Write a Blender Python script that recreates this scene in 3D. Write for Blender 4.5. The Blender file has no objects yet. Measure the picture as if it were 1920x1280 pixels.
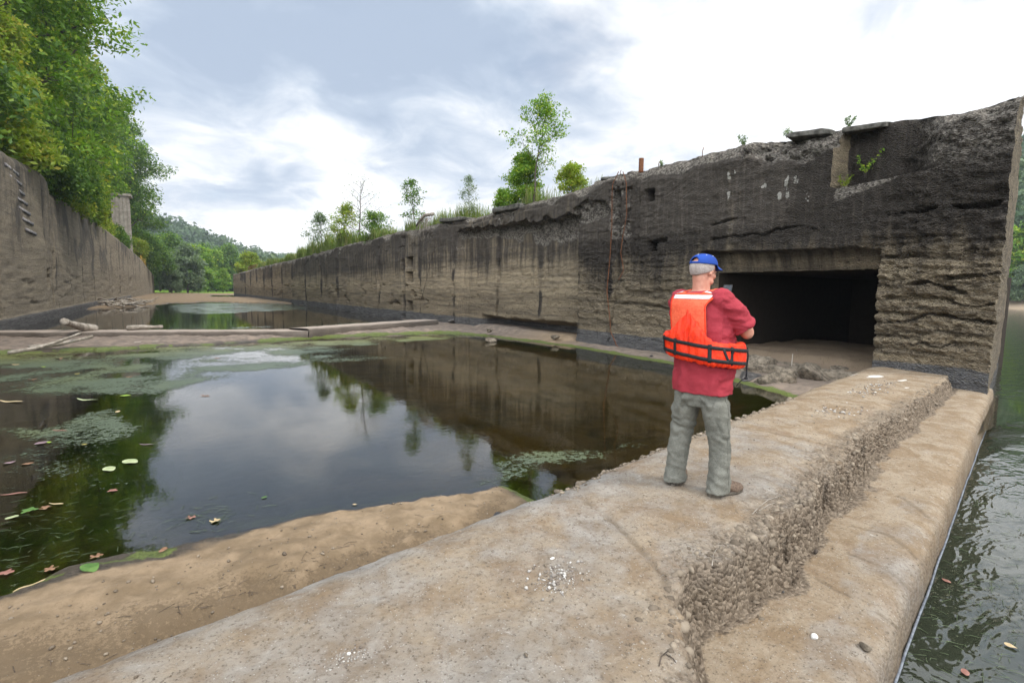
import bpy, math, random
import numpy as np
from mathutils import Vector, Matrix, noise as mnoise
R_ = math.radians
scene = bpy.context.scene
COL = scene.collection

# ------------------------------------------------------------------ camera
EYE = np.array([0.0, 0.0, 1.48])
PITCH, ROLL, YAW = 0.0989, -0.0122, 0.5862
_f = np.array([math.sin(YAW)*math.cos(PITCH), math.cos(YAW)*math.cos(PITCH), -math.sin(PITCH)])
_r0 = np.array([math.cos(YAW), -math.sin(YAW), 0.0])
_u0 = np.cross(_r0, _f)
_r = _r0*math.cos(ROLL)-_u0*math.sin(ROLL)
_u = _u0*math.cos(ROLL)+_r0*math.sin(ROLL)
cam_d = bpy.data.cameras.new('camera')
cam_d.sensor_width = 36; cam_d.lens = 18.0
cam_d.clip_start = 0.05; cam_d.clip_end = 6000
cam = bpy.data.objects.new('camera', cam_d); COL.objects.link(cam)
M = Matrix.Identity(4)
for i in range(3):
    M[i][0] = _r[i]; M[i][1] = _u[i]; M[i][2] = -_f[i]; M[i][3] = EYE[i]
cam.matrix_world = M
scene.camera = cam

def ray(px, py):
    return _f*960.0+_r*(px-960.0)+_u*(640.0-py)
def gz(px, py, z):                    # survey point: where the sight line meets height z
    d = ray(px, py); return EYE+d*((z-EYE[2])/d[2])
def gx(px, py, x):
    d = ray(px, py); return EYE+d*(x/d[0])
def at_range(px, py, r):              # point at horizontal distance r
    d = ray(px, py); return EYE+d*(r/math.hypot(d[0], d[1]))

# ------------------------------------------------------------------ colour management
scene.view_settings.view_transform = 'Standard'
scene.view_settings.look = 'None'
scene.view_settings.exposure = 0.46
scene.view_settings.gamma = 1.0
scene.render.engine = 'CYCLES'
scene.cycles.max_bounces = 8
scene.cycles.transparent_max_bounces = 24
scene.cycles.caustics_reflective = False
scene.cycles.caustics_refractive = False
scene.cycles.sample_clamp_indirect = 6

# ------------------------------------------------------------------ node helper
class NT:
    def __init__(s, nt): s.nt = nt; nt.nodes.clear()
    def n(s, typ, ins=None, **kw):
        nd = s.nt.nodes.new(typ)
        for k, v in kw.items(): setattr(nd, k, v)
        if ins:
            for k, v in ins.items(): s.set(nd, k, v)
        return nd
    def set(s, nd, k, v):
        sock = nd.inputs[k]
        if isinstance(v, bpy.types.Node): v = v.outputs[0]
        if isinstance(v, bpy.types.NodeSocket): s.nt.links.new(v, sock)
        else:
            if hasattr(sock.default_value, '__len__') and not hasattr(v, '__len__'): v = (v,)*len(sock.default_value)
            if hasattr(sock.default_value, '__len__') and len(sock.default_value) == 4 and len(v) == 3: v = (*v, 1)
            sock.default_value = v
    def math(s, op, a, b=0.0, c=0.0, clamp=False):
        nd = s.nt.nodes.new('ShaderNodeMath'); nd.operation = op; nd.use_clamp = clamp
        s.set(nd, 0, a); s.set(nd, 1, b); s.set(nd, 2, c); return nd.outputs[0]
    def vm(s, op, a, b=(0, 0, 0)):
        nd = s.nt.nodes.new('ShaderNodeVectorMath'); nd.operation = op
        s.set(nd, 0, a); s.set(nd, 1, b); return nd.outputs['Value'] if op in ('DOT_PRODUCT', 'LENGTH') else nd.outputs[0]
    def mix(s, f, a, b, mode='MIX'):
        nd = s.nt.nodes.new('ShaderNodeMix'); nd.data_type = 'RGBA'; nd.blend_type = mode
        s.set(nd, 0, f); s.set(nd, 6, a); s.set(nd, 7, b); return nd.outputs[2]
    def noise(s, vec, scale, detail=6, rough=.6, dist=0.0, col=False):
        nd = s.n('ShaderNodeTexNoise', {'Vector': vec, 'Scale': scale, 'Detail': detail, 'Roughness': rough, 'Distortion': dist})
        return nd.outputs['Color'] if col else nd.outputs['Fac']
    def ramp(s, fac, lo, hi, a=0.0, b=1.0, smooth=True):
        nd = s.n('ShaderNodeMapRange', {'Value': fac, 'From Min': lo, 'From Max': hi, 'To Min': a, 'To Max': b})
        nd.interpolation_type = 'SMOOTHSTEP' if smooth else 'LINEAR'; return nd.outputs[0]
    def scale(s, vec, sc):
        nd = s.n('ShaderNodeMapping', {'Vector': vec}); nd.inputs['Scale'].default_value = sc; return nd.outputs[0]
    def attr(s, name):
        nd = s.nt.nodes.new('ShaderNodeAttribute'); nd.attribute_name = name; return nd
    def bump(s, h, strength=.5, dist=.01, normal=None):
        ins = {'Height': h, 'Strength': strength, 'Distance': dist}
        if normal is not None: ins['Normal'] = normal
        return s.n('ShaderNodeBump', ins).outputs[0]
    def obj(s): return s.n('ShaderNodeTexCoord').outputs['Object']
    def out(s, surf): s.n('ShaderNodeOutputMaterial', {'Surface': surf})
    def pbsdf(s, col, rough=.8, normal=None, spec=.3, **kw):
        ins = {'Base Color': col, 'Roughness': rough, 'Specular IOR Level': spec}
        if normal is not None: ins['Normal'] = normal
        ins.update(kw)
        return s.n('ShaderNodeBsdfPrincipled', ins).outputs[0]
def mat(name):
    m = bpy.data.materials.new(name); m.use_nodes = True
    return m, NT(m.node_tree)

# ------------------------------------------------------------------ world: nishita sky behind broken overcast
world = bpy.data.worlds.new('World'); scene.world = world; world.use_nodes = True
SUN_AZ, SUN_EL = R_(148), R_(52)       # azimuth from +Y towards +X
w = NT(world.node_tree)
sky = w.n('ShaderNodeTexSky'); sky.sky_type = 'NISHITA'; sky.sun_disc = False
sky.sun_elevation = SUN_EL; sky.sun_rotation = SUN_AZ
sky.dust_density = 1.5; sky.air_density = 1.0
tc = w.n('ShaderNodeTexCoord').outputs['Generated']
dn = w.vm('NORMALIZE', tc)
sep = w.n('ShaderNodeSeparateXYZ', {0: dn})
zz = w.math('ADD', w.math('MAXIMUM', sep.outputs[2], 0.0), 0.22)
cp = w.vm('DIVIDE', dn, w.n('ShaderNodeCombineXYZ', {0: zz, 1: zz, 2: zz}).outputs[0])
cp = w.scale(cp, (1, 1, .0))
n1 = w.noise(cp, 1.1, 7, .55, .3)
n2 = w.noise(w.vm('ADD', cp, (7.3, 2.1, 4)), 3.4, 8, .58, .5)
def blob(px, py, spread, amp):
    d = ray(px, py); d = d/np.linalg.norm(d)
    c = w.vm('DOT_PRODUCT', dn, tuple(float(v) for v in d))
    g = w.ramp(c, math.cos(R_(spread)), 1.0)
    return w.math('MULTIPLY', g, amp)
acc = w.math('ADD', w.math('MULTIPLY', w.math('SUBTRACT', n1, .5), 2.7), w.math('MULTIPLY', w.math('SUBTRACT', n2, .5), 2.3))
# (px, py, degrees, amount)  amount>0 = grey-blue cloud base, <0 = bright white
for b in ((560, 130, 20, .42), (820, 180, 13, .40), (1020, 130, 12, .25), (380, 200, 12, .35), (250, 60, 15, .1), (560, 375, 5, .35), (450, 355, 4, .2),
          (1330, 290, 19, -.30), (1650, 120, 22, -.24), (480, 320, 13, -.5), (800, 340, 13, -.5), (620, 440, 9, -.35), (1250, 60, 12, -.2), (950, -200, 30, .35), (500, -250, 25, .3),
          (330, 320, 6, -.2), (1150, 200, 8, .12), (120, -150, 20, -.2)):
    acc = w.math('ADD', acc, blob(*b))
cr = w.n('ShaderNodeValToRGB', {'Fac': w.ramp(acc, -.55, .85, smooth=False)})
els = cr.color_ramp.elements
els[0].position = 0; els[0].color = (1.06, 1.06, 1.05, 1)
els[1].position = 1; els[1].color = (.32, .39, .50, 1)
for p_, c_ in ((.24, (.86, .87, .88)), (.40, (.70, .725, .76)), (.55, (.56, .61, .68)), (.78, (.40, .47, .57))):
    e = els.new(p_); e.color = (*c_, 1)
# unseen brighter sky added behind and left of the camera, as fill light
gl_ = w.math('MULTIPLY', w.ramp(w.vm('DOT_PRODUCT', dn, (-.70, -.45, .555)), .0, .95), 30.0)
gl_ = w.math('ADD', gl_, 10.0)
cloud = w.mix(1.0, cr.outputs[0], w.n('ShaderNodeCombineColor', {0: gl_, 1: gl_, 2: gl_}).outputs[0], 'MULTIPLY')
gap = w.ramp(w.noise(w.vm('ADD', cp, (3.3, 9.1, 2)), 1.6, 5, .5), .60, .75, 0, .55)
skyc = w.mix(w.math('SUBTRACT', 1.0, gap), sky.outputs[0], cloud)
# below the horizon: dull ground tone
skyc = w.mix(w.ramp(sep.outputs[2], -.06, -.01), (1.2, 1.3, 1.1), skyc)
w.n('ShaderNodeOutputWorld', {'Surface': w.n('ShaderNodeBackground', {'Color': skyc, 'Strength': 0.1}).outputs[0]})

sun_d = bpy.data.lights.new('sun', 'SUN'); sun_d.energy = 2.0; sun_d.angle = R_(12); sun_d.color = (1, .95, .87)
sun = bpy.data.objects.new('sun', sun_d); COL.objects.link(sun)
sd = Vector((math.sin(SUN_AZ)*math.cos(SUN_EL), math.cos(SUN_AZ)*math.cos(SUN_EL), math.sin(SUN_EL)))
sun.rotation_euler = sd.to_track_quat('Z', 'Y').to_euler()

# ------------------------------------------------------------------ numpy noise
def _hash(ix, iy, iz, seed):
    h = (ix.astype(np.int64)*374761393+iy.astype(np.int64)*668265263+iz.astype(np.int64)*2147483647+seed*974634777) & 0xFFFFFFFF
    h = ((h ^ (h >> 13))*1274126177) & 0xFFFFFFFF
    h = ((h ^ (h >> 16))*2246822519) & 0xFFFFFFFF
    return ((h ^ (h >> 15)) & 0xFFFFFF)/float(0xFFFFFF)
def vn(x, y, z=None, seed=0):         # value noise in -1..1
    x = np.asarray(x, float); y = np.asarray(y, float)
    x, y = np.broadcast_arrays(x, y)
    if z is None:
        fx = np.floor(x); fy = np.floor(y); u = x-fx; v = y-fy
        u = u*u*u*(u*(u*6-15)+10); v = v*v*v*(v*(v*6-15)+10); o = np.zeros_like(fx)
        a = _hash(fx, fy, o, seed); b = _hash(fx+1, fy, o, seed); c = _hash(fx, fy+1, o, seed); d = _hash(fx+1, fy+1, o, seed)
        return ((a*(1-u)+b*u)*(1-v)+(c*(1-u)+d*u)*v)*2-1
    z = np.broadcast_to(np.asarray(z, float), x.shape)
    fx = np.floor(x); fy = np.floor(y); fz = np.floor(z); u = x-fx; v = y-fy; t = z-fz
    u = u*u*(3-2*u); v = v*v*(3-2*v); t = t*t*(3-2*t); r = 0
    for dx in (0, 1):
        for dy in (0, 1):
            for dz in (0, 1):
                r = r+_hash(fx+dx, fy+dy, fz+dz, seed)*(u if dx else 1-u)*(v if dy else 1-v)*(t if dz else 1-t)
    return r*2-1
def fbm(x, y, oct=5, seed=0, gain=.5, z=None):
    r = 0; a = 1; s = 0; f = 1.0
    for o in range(oct):
        r = r+a*vn(x*f+o*17.3, y*f-o*9.1, None if z is None else z*f, seed+o*7); s += a; a *= gain; f *= 2.03
    return r/s*1.6
def ss(x, a, b):
    t = np.clip((x-a)/(b-a), 0, 1); return t*t*(3-2*t)
def interp(x, pts): 
    p = sorted(pts); return np.interp(x, [q[0] for q in p], [q[1] for q in p])

# ------------------------------------------------------------------ object helpers
def tag(o, label=None, cat=None, group=None, kind=None):
    if label: o['label'] = label
    if cat: o['category'] = cat
    if group: o['group'] = group
    if kind: o['kind'] = kind
    return o
def empty(name, loc=(0, 0, 0), rz=0.0):
    o = bpy.data.objects.new(name, None); COL.objects.link(o); o.location = loc; o.rotation_euler = (0, 0, rz)
    o.empty_display_size = .1; return o
def mesh(name, V, F, m=None, parent=None, smooth=True, attrs=None, loc=None):
    """V (n,3); F: list/array of faces (same length) or list of arrays"""
    V = np.asarray(V, np.float32).reshape(-1, 3)
    Fs = F if isinstance(F, (list, tuple)) and len(F) and isinstance(F[0], np.ndarray) and F[0].ndim == 2 else [np.asarray(F)]
    me = bpy.data.meshes.new(name)
    idx = np.concatenate([f.reshape(-1) for f in Fs]).astype(np.int32)
    tot = np.concatenate([np.full(len(f), f.shape[1], np.int32) for f in Fs])
    st = np.concatenate([[0], np.cumsum(tot)[:-1]]).astype(np.int32)
    me.vertices.add(len(V)); me.vertices.foreach_set('co', V.ravel())
    me.loops.add(len(idx)); me.loops.foreach_set('vertex_index', idx)
    me.polygons.add(len(tot)); me.polygons.foreach_set('loop_start', st); me.polygons.foreach_set('loop_total', tot)
    me.polygons.foreach_set('use_smooth', np.full(len(tot), smooth))
    me.update(calc_edges=True)
    if attrs:
        for k, v in attrs.items():
            v = np.asarray(v, np.float32)
            a = me.attributes.new(k, 'FLOAT', 'POINT'); a.data.foreach_set('value', v.ravel())
    me.validate()
    if m: me.materials.append(m)
    o = bpy.data.objects.new(name, me); COL.objects.link(o)
    if parent: o.parent = parent
    if loc is not None: o.location = loc
    return o
def gridfaces(nr, nc, mask=None, flip=False, base=0):
    i = np.arange(nr-1)[:, None]*nc+np.arange(nc-1)[None, :]
    q = np.stack([i, i+1, i+nc+1, i+nc], -1)
    if flip: q = q[..., ::-1]
    if mask is not None: q = q[mask]
    return q.reshape(-1, 4)+base
class MB:                              # collects several shapes into one mesh
    def __init__(s): s.V = []; s.F = []; s.n = 0; s.A = {}
    def add(s, V, F, **at):
        V = np.asarray(V, float).reshape(-1, 3)
        Fs = F if isinstance(F, list) and len(F) and isinstance(F[0], np.ndarray) and F[0].ndim == 2 else [np.asarray(F)]
        s.V.append(V)
        for f in Fs: s.F.append(f+s.n)
        for k, v in at.items(): s.A.setdefault(k, []).append(np.broadcast_to(v, (len(V),)))
        s.n += len(V)
    def tube(s, P, Rr, k=8, cap=True, **at):
        P = np.asarray(P, float); n = len(P); Rr = np.broadcast_to(np.asarray(Rr, float), (n,))
        T = np.gradient(P, axis=0); T /= np.linalg.norm(T, axis=1)[:, None]+1e-9
        a = np.array([0, 0, 1.]) if abs(T[0][2]) < .9 else np.array([1., 0, 0])
        U = np.zeros_like(P); u = a-T[0]*a.dot(T[0]); u /= np.linalg.norm(u)
        for i in range(n):
            u = u-T[i]*u.dot(T[i]); u /= np.linalg.norm(u)+1e-9; U[i] = u
        W = np.cross(T, U); th = np.arange(k)*2*math.pi/k
        V = P[:, None]+Rr[:, None, None]*(U[:, None]*np.cos(th)[None, :, None]+W[:, None]*np.sin(th)[None, :, None])
        i = np.arange(n-1)[:, None]*k; j = np.arange(k)[None]; j2 = (j+1) % k
        F = [np.stack([i+j, i+j2, i+k+j2, i+k+j], -1).reshape(-1, 4)]
        V = V.reshape(-1, 3)
        if cap:
            V = np.vstack([V, P[0], P[-1]]); b = n*k; e = (n-1)*k; jj = np.arange(k)
            F.append(np.stack([np.full(k, b), (jj+1) % k, jj], -1)); F.append(np.stack([np.full(k, b+1), e+jj, e+(jj+1) % k], -1))
        s.add(V, F, **at)
    def box(s, c, h, Rm=None, jit=0, seed=0, **at):      # centre, half sizes
        v = np.array([[x, y, z] for x in (-1, 1) for y in (-1, 1) for z in (-1, 1)], float)*np.asarray(h)
        if jit: v += np.random.RandomState(seed).uniform(-jit, jit, v.shape)
        if Rm is not None: v = v@np.asarray(Rm).T
        s.add(v+np.asarray(c), np.array([[0, 1, 3, 2], [4, 6, 7, 5], [0, 4, 5, 1], [2, 3, 7, 6], [0, 2, 6, 4], [1, 5, 7, 3]]), **at)
    def build(s, name, m=None, parent=None, smooth=True, loc=None):
        return mesh(name, np.vstack(s.V), s.F, m, parent, smooth, {k: np.concatenate(v) for k, v in s.A.items()}, loc)
def rotz(a): c, s = math.cos(a), math.sin(a); return np.array([[c, -s, 0], [s, c, 0], [0, 0, 1.]])
def rotx(a): c, s = math.cos(a), math.sin(a); return np.array([[1., 0, 0], [0, c, -s], [0, s, c]])
def roty(a): c, s = math.cos(a), math.sin(a); return np.array([[c, 0, s], [0, 1., 0], [-s, 0, c]])
def sdpoly(x, y, poly):               # signed distance, positive inside
    poly = np.asarray(poly, float); n = len(poly); d = np.full(x.shape, 1e9); ins = np.zeros(x.shape, bool)
    for i in range(n):
        a = poly[i]; b = poly[(i+1) % n]; e = b-a
        t = np.clip(((x-a[0])*e[0]+(y-a[1])*e[1])/(e@e), 0, 1)
        d = np.minimum(d, np.hypot(x-a[0]-t*e[0], y-a[1]-t*e[1]))
        c = ((a[1] > y) != (b[1] > y)); ins ^= c & (x < (b[0]-a[0])*(y-a[1])/((b[1]-a[1]) if b[1] != a[1] else 1e-9)+a[0])
    return np.where(ins, d, -d)
def sdline(x, y, pts):
    d = np.full(x.shape, 1e9)
    for a, b in zip(pts[:-1], pts[1:]):
        a = np.asarray(a, float); e = np.asarray(b, float)-a
        t = np.clip(((x-a[0])*e[0]+(y-a[1])*e[1])/(e@e), 0, 1)
        d = np.minimum(d, np.hypot(x-a[0]-t*e[0], y-a[1]-t*e[1]))
    return d
def spacing(segs):                    # [(start, step)], ..., (end, None) with step growing linearly
    out = [segs[0][0]]
    for (a, sa), (b, sb) in zip(segs[:-1], segs[1:]):
        while out[-1] < b-1e-6:
            t = (out[-1]-a)/(b-a); out.append(min(b, out[-1]+sa+(sb-sa)*t))
    return np.array(out)
POOL_Z, RIVER_Z, WX, LX = -.42, -.65, 12.167, -5.78
# ------------------------------------------------------------------ concrete wall material
def wall_material(name, seed=0.0, dark=(.050, .043, .038), mid=(.22, .18, .13), tan=(.50, .40, .265)):
    m, t = mat(name)
    P = t.vm('ADD', t.obj(), (seed, seed*2.3, 0))
    big = t.noise(P, .35, 5, .6)
    # rain streaks: squeezed along the wall, long in height
    st = t.noise(t.scale(P, (1, 2.6, .12)), 1.6, 6, .65, .2)
    st2 = t.noise(t.scale(P, (1, 5.0, .25)), 2.2, 5, .7, .1)
    lay = t.noise(t.scale(P, (1, .25, 4.5)), 1.3, 6, .65, .2)
    fine = t.noise(P, 14, 6, .7)
    vfine = t.noise(P, 60, 4, .7)
    dk = t.attr('dark').outputs['Fac']; wh = t.attr('white').outputs['Fac']; br = t.attr('broken').outputs['Fac']; wt = t.attr('wet').outputs['Fac']; hz = t.attr('smooth').outputs['Fac']
    # dark growth, driven by height attribute broken by streaks
    dsum = t.math('ADD', dk, t.math('ADD', t.math('MULTIPLY', t.math('SUBTRACT', st, .5), 1.5), t.math('MULTIPLY', t.math('SUBTRACT', big, .5), .9)))
    df = t.ramp(dsum, .12, .88)
    basec = t.mix(t.ramp(lay, .35, .68), tan, mid)
    basec = t.mix(t.math('MULTIPLY', t.ramp(fine, .42, .62), .55), basec, tuple(c*.55 for c in tan))
    dcol = t.mix(t.ramp(st2, .45, .72), dark, (.105, .088, .074))
    dcol = t.mix(t.ramp(t.noise(P, 5.5, 6, .7), .58, .72, 0, .8), dcol, (.14, .13, .12))
    c = t.mix(df, basec, dcol)
    # freshly broken aggregate
    agg = t.n('ShaderNodeTexVoronoi', {'Vector': P, 'Scale': 22.0}); agg.feature = 'F1'
    aggc = t.mix(t.ramp(t.n('ShaderNodeSeparateColor', {0: agg.outputs['Color']}).outputs[0], .1, .9), (.14, .122, .105), (.50, .45, .385))
    c = t.mix(t.math('MULTIPLY', t.ramp(t.math('ADD', br, t.math('MULTIPLY', t.math('SUBTRACT', fine, .5), .8)), .3, .8), .8), c, aggc)
    # lime streaks
    ws = t.math('ADD', wh, t.math('ADD', t.math('MULTIPLY', t.math('SUBTRACT', t.noise(t.scale(P, (1, 6, .9)), 2.4, 5, .7), .5), 1.2), t.math('MULTIPLY', t.math('SUBTRACT', fine, .5), .9)))
    c = t.mix(t.ramp(ws, .58, .85, 0, .85), c, (.50, .48, .43))
    # grey silt band at the water
    c = t.mix(t.ramp(t.math('ADD', wt, t.math('MULTIPLY', t.math('SUBTRACT', fine, .5), .5)), .35, .65), c, t.mix(t.ramp(t.noise(t.scale(P, (1, .4, 6)), 2.5, 5, .7), .35, .7), (.115, .115, .12), (.26, .255, .25)))
    c = t.mix(t.ramp(vfine, .3, .7, .0, .35), c, tuple(v*.6 for v in mid))
    # pits elongated along the lifts, pale pebble flecks, dark specks
    fl = t.math('SUBTRACT', 1.0, t.math('MULTIPLY', hz, .6))
    pt = t.noise(t.scale(P, (1, 3.2, 11)), 1.5, 6, .75, .3); c = t.mix(t.math('MULTIPLY', t.ramp(pt, .57, .66, 0, .85), fl), c, tuple(v*.45 for v in dark))
    pl = t.noise(t.scale(P, (1, 7, 9)), 1.6, 4, .8); c = t.mix(t.math('MULTIPLY', t.ramp(pl, .60, .70, 0, .6), fl), c, t.mix(df, tuple(min(.6, v*1.35) for v in tan), (.19, .17, .15)))
    sp_ = t.noise(P, 9, 5, .85); c = t.mix(t.ramp(sp_, .58, .70, 0, .7), c, tuple(v*.5 for v in dark)); c = t.mix(t.ramp(sp_, .40, .30, 0, .45), c, t.mix(df, tuple(min(.6, v*1.2) for v in tan), (.17, .15, .13)))
    # moss touches
    c = t.mix(t.ramp(t.math('ADD', t.noise(P, 2.2, 7, .75), t.math('MULTIPLY', br, .06)), .64, .76, 0, .5), c, (.07, .085, .03))
    pit = t.n('ShaderNodeTexVoronoi', {'Vector': t.vm('ADD', t.scale(P, (1, 1, 1.7)), t.n('ShaderNodeCombineXYZ', {0: 0.0, 1: t.math('MULTIPLY', fine, .1), 2: 0.0}).outputs[0]), 'Scale': 26.0})
    h = t.math('ADD', t.math('MULTIPLY', fine, 1.0), t.math('MULTIPLY', pit.outputs['Distance'], 1.7))
    h = t.math('ADD', h, t.math('MULTIPLY', vfine, .25))
    h = t.math('ADD', h, t.math('MULTIPLY', lay, 1.2))
    k = t.math('SUBTRACT', 1.0, t.math('MULTIPLY', hz, .75))
    nb = t.bump(t.math('MULTIPLY', h, k), 1.0, .08)
    t.out(t.pbsdf(c, .92, nb, .15))
    return m
m_wall = wall_material('river wall concrete')
m_wall_l = wall_material('land wall concrete', 31.0, (.17, .155, .135), (.34, .29, .225), (.55, .46, .335))

def hole(Y, Z, y0, y1, z0, z1, d, e=.02):
    return d*ss(Y, y0-e, y0+e)*(1-ss(Y, y1-e, y1+e))*ss(Z, z0-e, z0+e)*(1-ss(Z, z1-e, z1+e))
def groove(Y, Z, pts, wdt, dep, jit=.05, seed=3):
    vert = abs(pts[0][0]-pts[-1][0]) < .5
    wdt = wdt*np.clip(.55+(.35 if vert else 0)+1.1*fbm(Y*1.3+seed, Z*1.3, 4, seed+5), .6 if vert else .12, 1.5)
    d = sdline(Y+jit*fbm(Y*2.2, Z*2.2, 3, seed), Z+jit*fbm(Y*2.2+9, Z*2.2, 3, seed+1), pts)
    return dep*(1-ss(d, wdt*.25, wdt))
WY0 = 2.83
_top_px = [(1908, 167), (1880, 176), (1850, 186), (1800, 197), (1730, 207), (1660, 216), (1560, 236), (1480, 250), (1400, 263), (1320, 287), (1240, 304), (1180, 319), (1120, 332), (1080, 352), (1050, 362), (980, 379), (930, 392), (880, 405), (850, 409), (820, 415), (770, 430), (740, 433), (700, 446), (650, 457), (600, 471), (560, 483), (500, 497), (440, 513)]
TOP = [(float(gx(a, b, WX)[1]), float(gx(a, b, WX)[2])) for a, b in _top_px]
def wy(px, py): p = gx(px, py, WX); return float(p[1]), float(p[2])
ys = spacing([(WY0, .022), (15, .045), (35, .12), (80, .35), (136, .6)])
# crisp jambs
zs = spacing([(-1.2, .06), (-.4, .026), (5.3, .028), (5.75, .03)])
nz = len(zs)
Y, S = np.meshgrid(ys, np.linspace(0, 1, nz), indexing='ij')
top = interp(ys, TOP)
topn = top+.05*fbm(ys*1.3, ys*0, 5, 11)+.05*np.abs(fbm(ys*4, ys*0+3, 4, 12))*ss(ys, 20, 60)
Z = -1.2+S*(topn[:, None]+1.2)
near = 1-ss(Y, 14, 40)
# --- relief: into the wall is positive
D = .06*fbm(Y*.5, Z*.7, 4, 1)+.018*fbm(Y*3, Z*3, 4, 2)
# horizontal lift-lines and erosion ledges (stretched along the wall)
lay = fbm(Y*.45+.5*fbm(Y*2, Z*5, 3, 6), Z*8+.35*fbm(Y*.7, Z*.7, 4, 5), 6, 21, .62)
er = np.clip(interp(Z[0]*0, [(0, 0), (1, 0)])[None, :]+1.15-ss(Z, 1.8, 3.6)*.85, 0, 2)*ss(Z, -.1, .6)
er = er*(.16+.3*(1-ss(Y, 13, 15))+.75*(1-ss(Y, 4.6, 5.4))+.25*ss(Y, 9, 11)*(1-ss(Y, 14, 15)))
D += er*.038*(lay+.15)+er*.12*np.clip(lay-.3, 0, 1)
rough = fbm(Y*6, Z*11, 5, 33, .6)
D += er*.045*rough+.010*rough+er*.02*fbm(Y*16, Z*22, 3, 34)+.05*er*np.clip(fbm(Y*2.2, Z*8, 4, 35)-.25, 0, 1)
# broken crest: spalled edge, receding towards the top
brk = np.clip(1.0-(topn[:, None]-Z)/(.22+.22*ss(Y, 5.5, 6.5)*(1-ss(Y, 11.2, 12))+.35*np.clip(fbm(Y*.8, Y*0, 3, 41)+.25, 0, 1)), 0, 1)
D += .35*brk**1.6+brk*.07*fbm(Y*6, Z*6, 4, 44)
broken = ss(brk, .05, .45)
# big spall right of the middle
sp = np.clip(1-np.abs((Y-wy(1500, 280)[0])/1.5)**2-np.abs((Z-5.05)/.55)**2+.45*fbm(Y*2.2, Z*2.2, 4, 51), 0, 1)
D += ss(sp, 0, .35)*(.22+.10*fbm(Y*6, Z*7, 4, 52)); broken = np.maximum(broken, ss(sp, 0, .3))
# notch near the top at the river end
def notch():
    y1 = wy(1563, 300)[0]; y0 = wy(1728, 250)[0]; zb = interp(Y[:, 0], [(wy(1728, 320)[0], wy(1728, 318)[1]), (wy(1563, 350)[0], wy(1563, 352)[1])])[:, None]
    f = (1-ss(Y, y1-.015, y1+.015))*ss(Y, y0-.35, y0+.25)*ss(Z, zb-.03, zb+.03)
    return f, .56
nf, nd_ = notch(); D = D*(1-.75*nf)+nd_*nf; broken = broken*(1-nf)
nlo = nf*(1-ss(Z, 4.3, 4.55))*ss(fbm(Y*2, Z*2, 3, 57)+.7, .2, .8); D += nlo*(.06+.08*fbm(Y*6, Z*6, 4, 58))
nlip = ss(.22-np.abs(Z-interp(Y[:, 0], [(wy(1760, 300)[0], 4.25), (wy(1563, 352)[0], wy(1563, 360)[1])])[:, None]+.1), 0, .15)*(1-ss(Y, 5.6, 5.75))*ss(Y, 3.6, 4.0)*(1-nf); broken = np.maximum(broken, nlip)
# rough mass of the river end, above the fissures
rm = (1-ss(Y, 4.0, 5.0))*ss(Z, 1.5, 2.6)
D += rm*(.06*fbm(Y*4, Z*7, 5, 61, .6)+.04*np.abs(fbm(Y*9, Z*12, 4, 62))); broken = np.maximum(broken, rm*(.30+.3*ss(Z, 3.6, 4.2)))
# vertical gate slot between 1120 and 1195
ya, yb = wy(1195, 500)[0], wy(1178, 500)[0]
D += hole(Y, Z, ya, yb, 2.6, 9, .16)
yc, yd = wy(1176, 500)[0], wy(1145, 500)[0]
sl = hole(Y, Z, yc, yd, 3.0, 9, 1, .08)*ss(fbm(Y*3, Z*2, 4, 71)+.35, 0, .5)
D += .20*sl; broken = np.maximum(broken, sl*.9)
# overhanging block line left of the slot, then set-back face
yg0, yg1 = wy(1083, 500)[0], wy(860, 480)[0]
zlip = interp(ys, [(yg0-.5, 4.35), (yg0+1.0, 4.25), (18, 4.3), (yg1, 4.5)])[:, None]+.12*fbm(Y*2, Y*0, 3, 75)
sbk = .36
sb = ss(Y, yg0-.02, yg0+.02)*(1-ss(Y, yg1-.1, yg1+.3))*(1-ss(Z, zlip-.06, zlip+.03))
D += sbk*sb
und = sb*np.clip(1-(zlip-Z)/(.55+.55*(1-ss(Y, 18, 20))*ss(fbm(Y*.9, Y*0, 3, 76), -.5, .3)), 0, 1); D += und*(.06+.16*fbm(Y*4, Z*5, 5, 77, .6)); broken = np.maximum(broken, ss(und, .0, .35))
# spalled zone around 1120..1080 upper
sp2 = np.clip(1-np.abs((Y-wy(1105, 440)[0])/1.0)**2-np.abs((Z-4.25)/.4)**2+.5*fbm(Y*2.5, Z*2.5, 4, 79), 0, 1)
D += ss(sp2, 0, .4)*(.15+.08*fbm(Y*6, Z*7, 4, 53)); broken = np.maximum(broken, ss(sp2, 0, .4))
# broken top slab: lower coping left of 1090 steps back
cop = ss(Y, wy(1050, 370)[0], wy(1045, 370)[0])*(1-ss(Y, 26, 27))*ss(Z, topn[:, None]-.42, topn[:, None]-.36)
D += .10*cop
# undercut at the foot
ug = hole(Y, Z, yg0+.03, wy(893, 590)[0], -2, .36, 1, .05)
ug2 = ug*(1-ss(Z, .05+.07*fbm(Y*1.5, Y*0, 3, 81), .34+.07*fbm(Y*1.5, Y*0, 3, 82)))
D += .75*ug2
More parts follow.
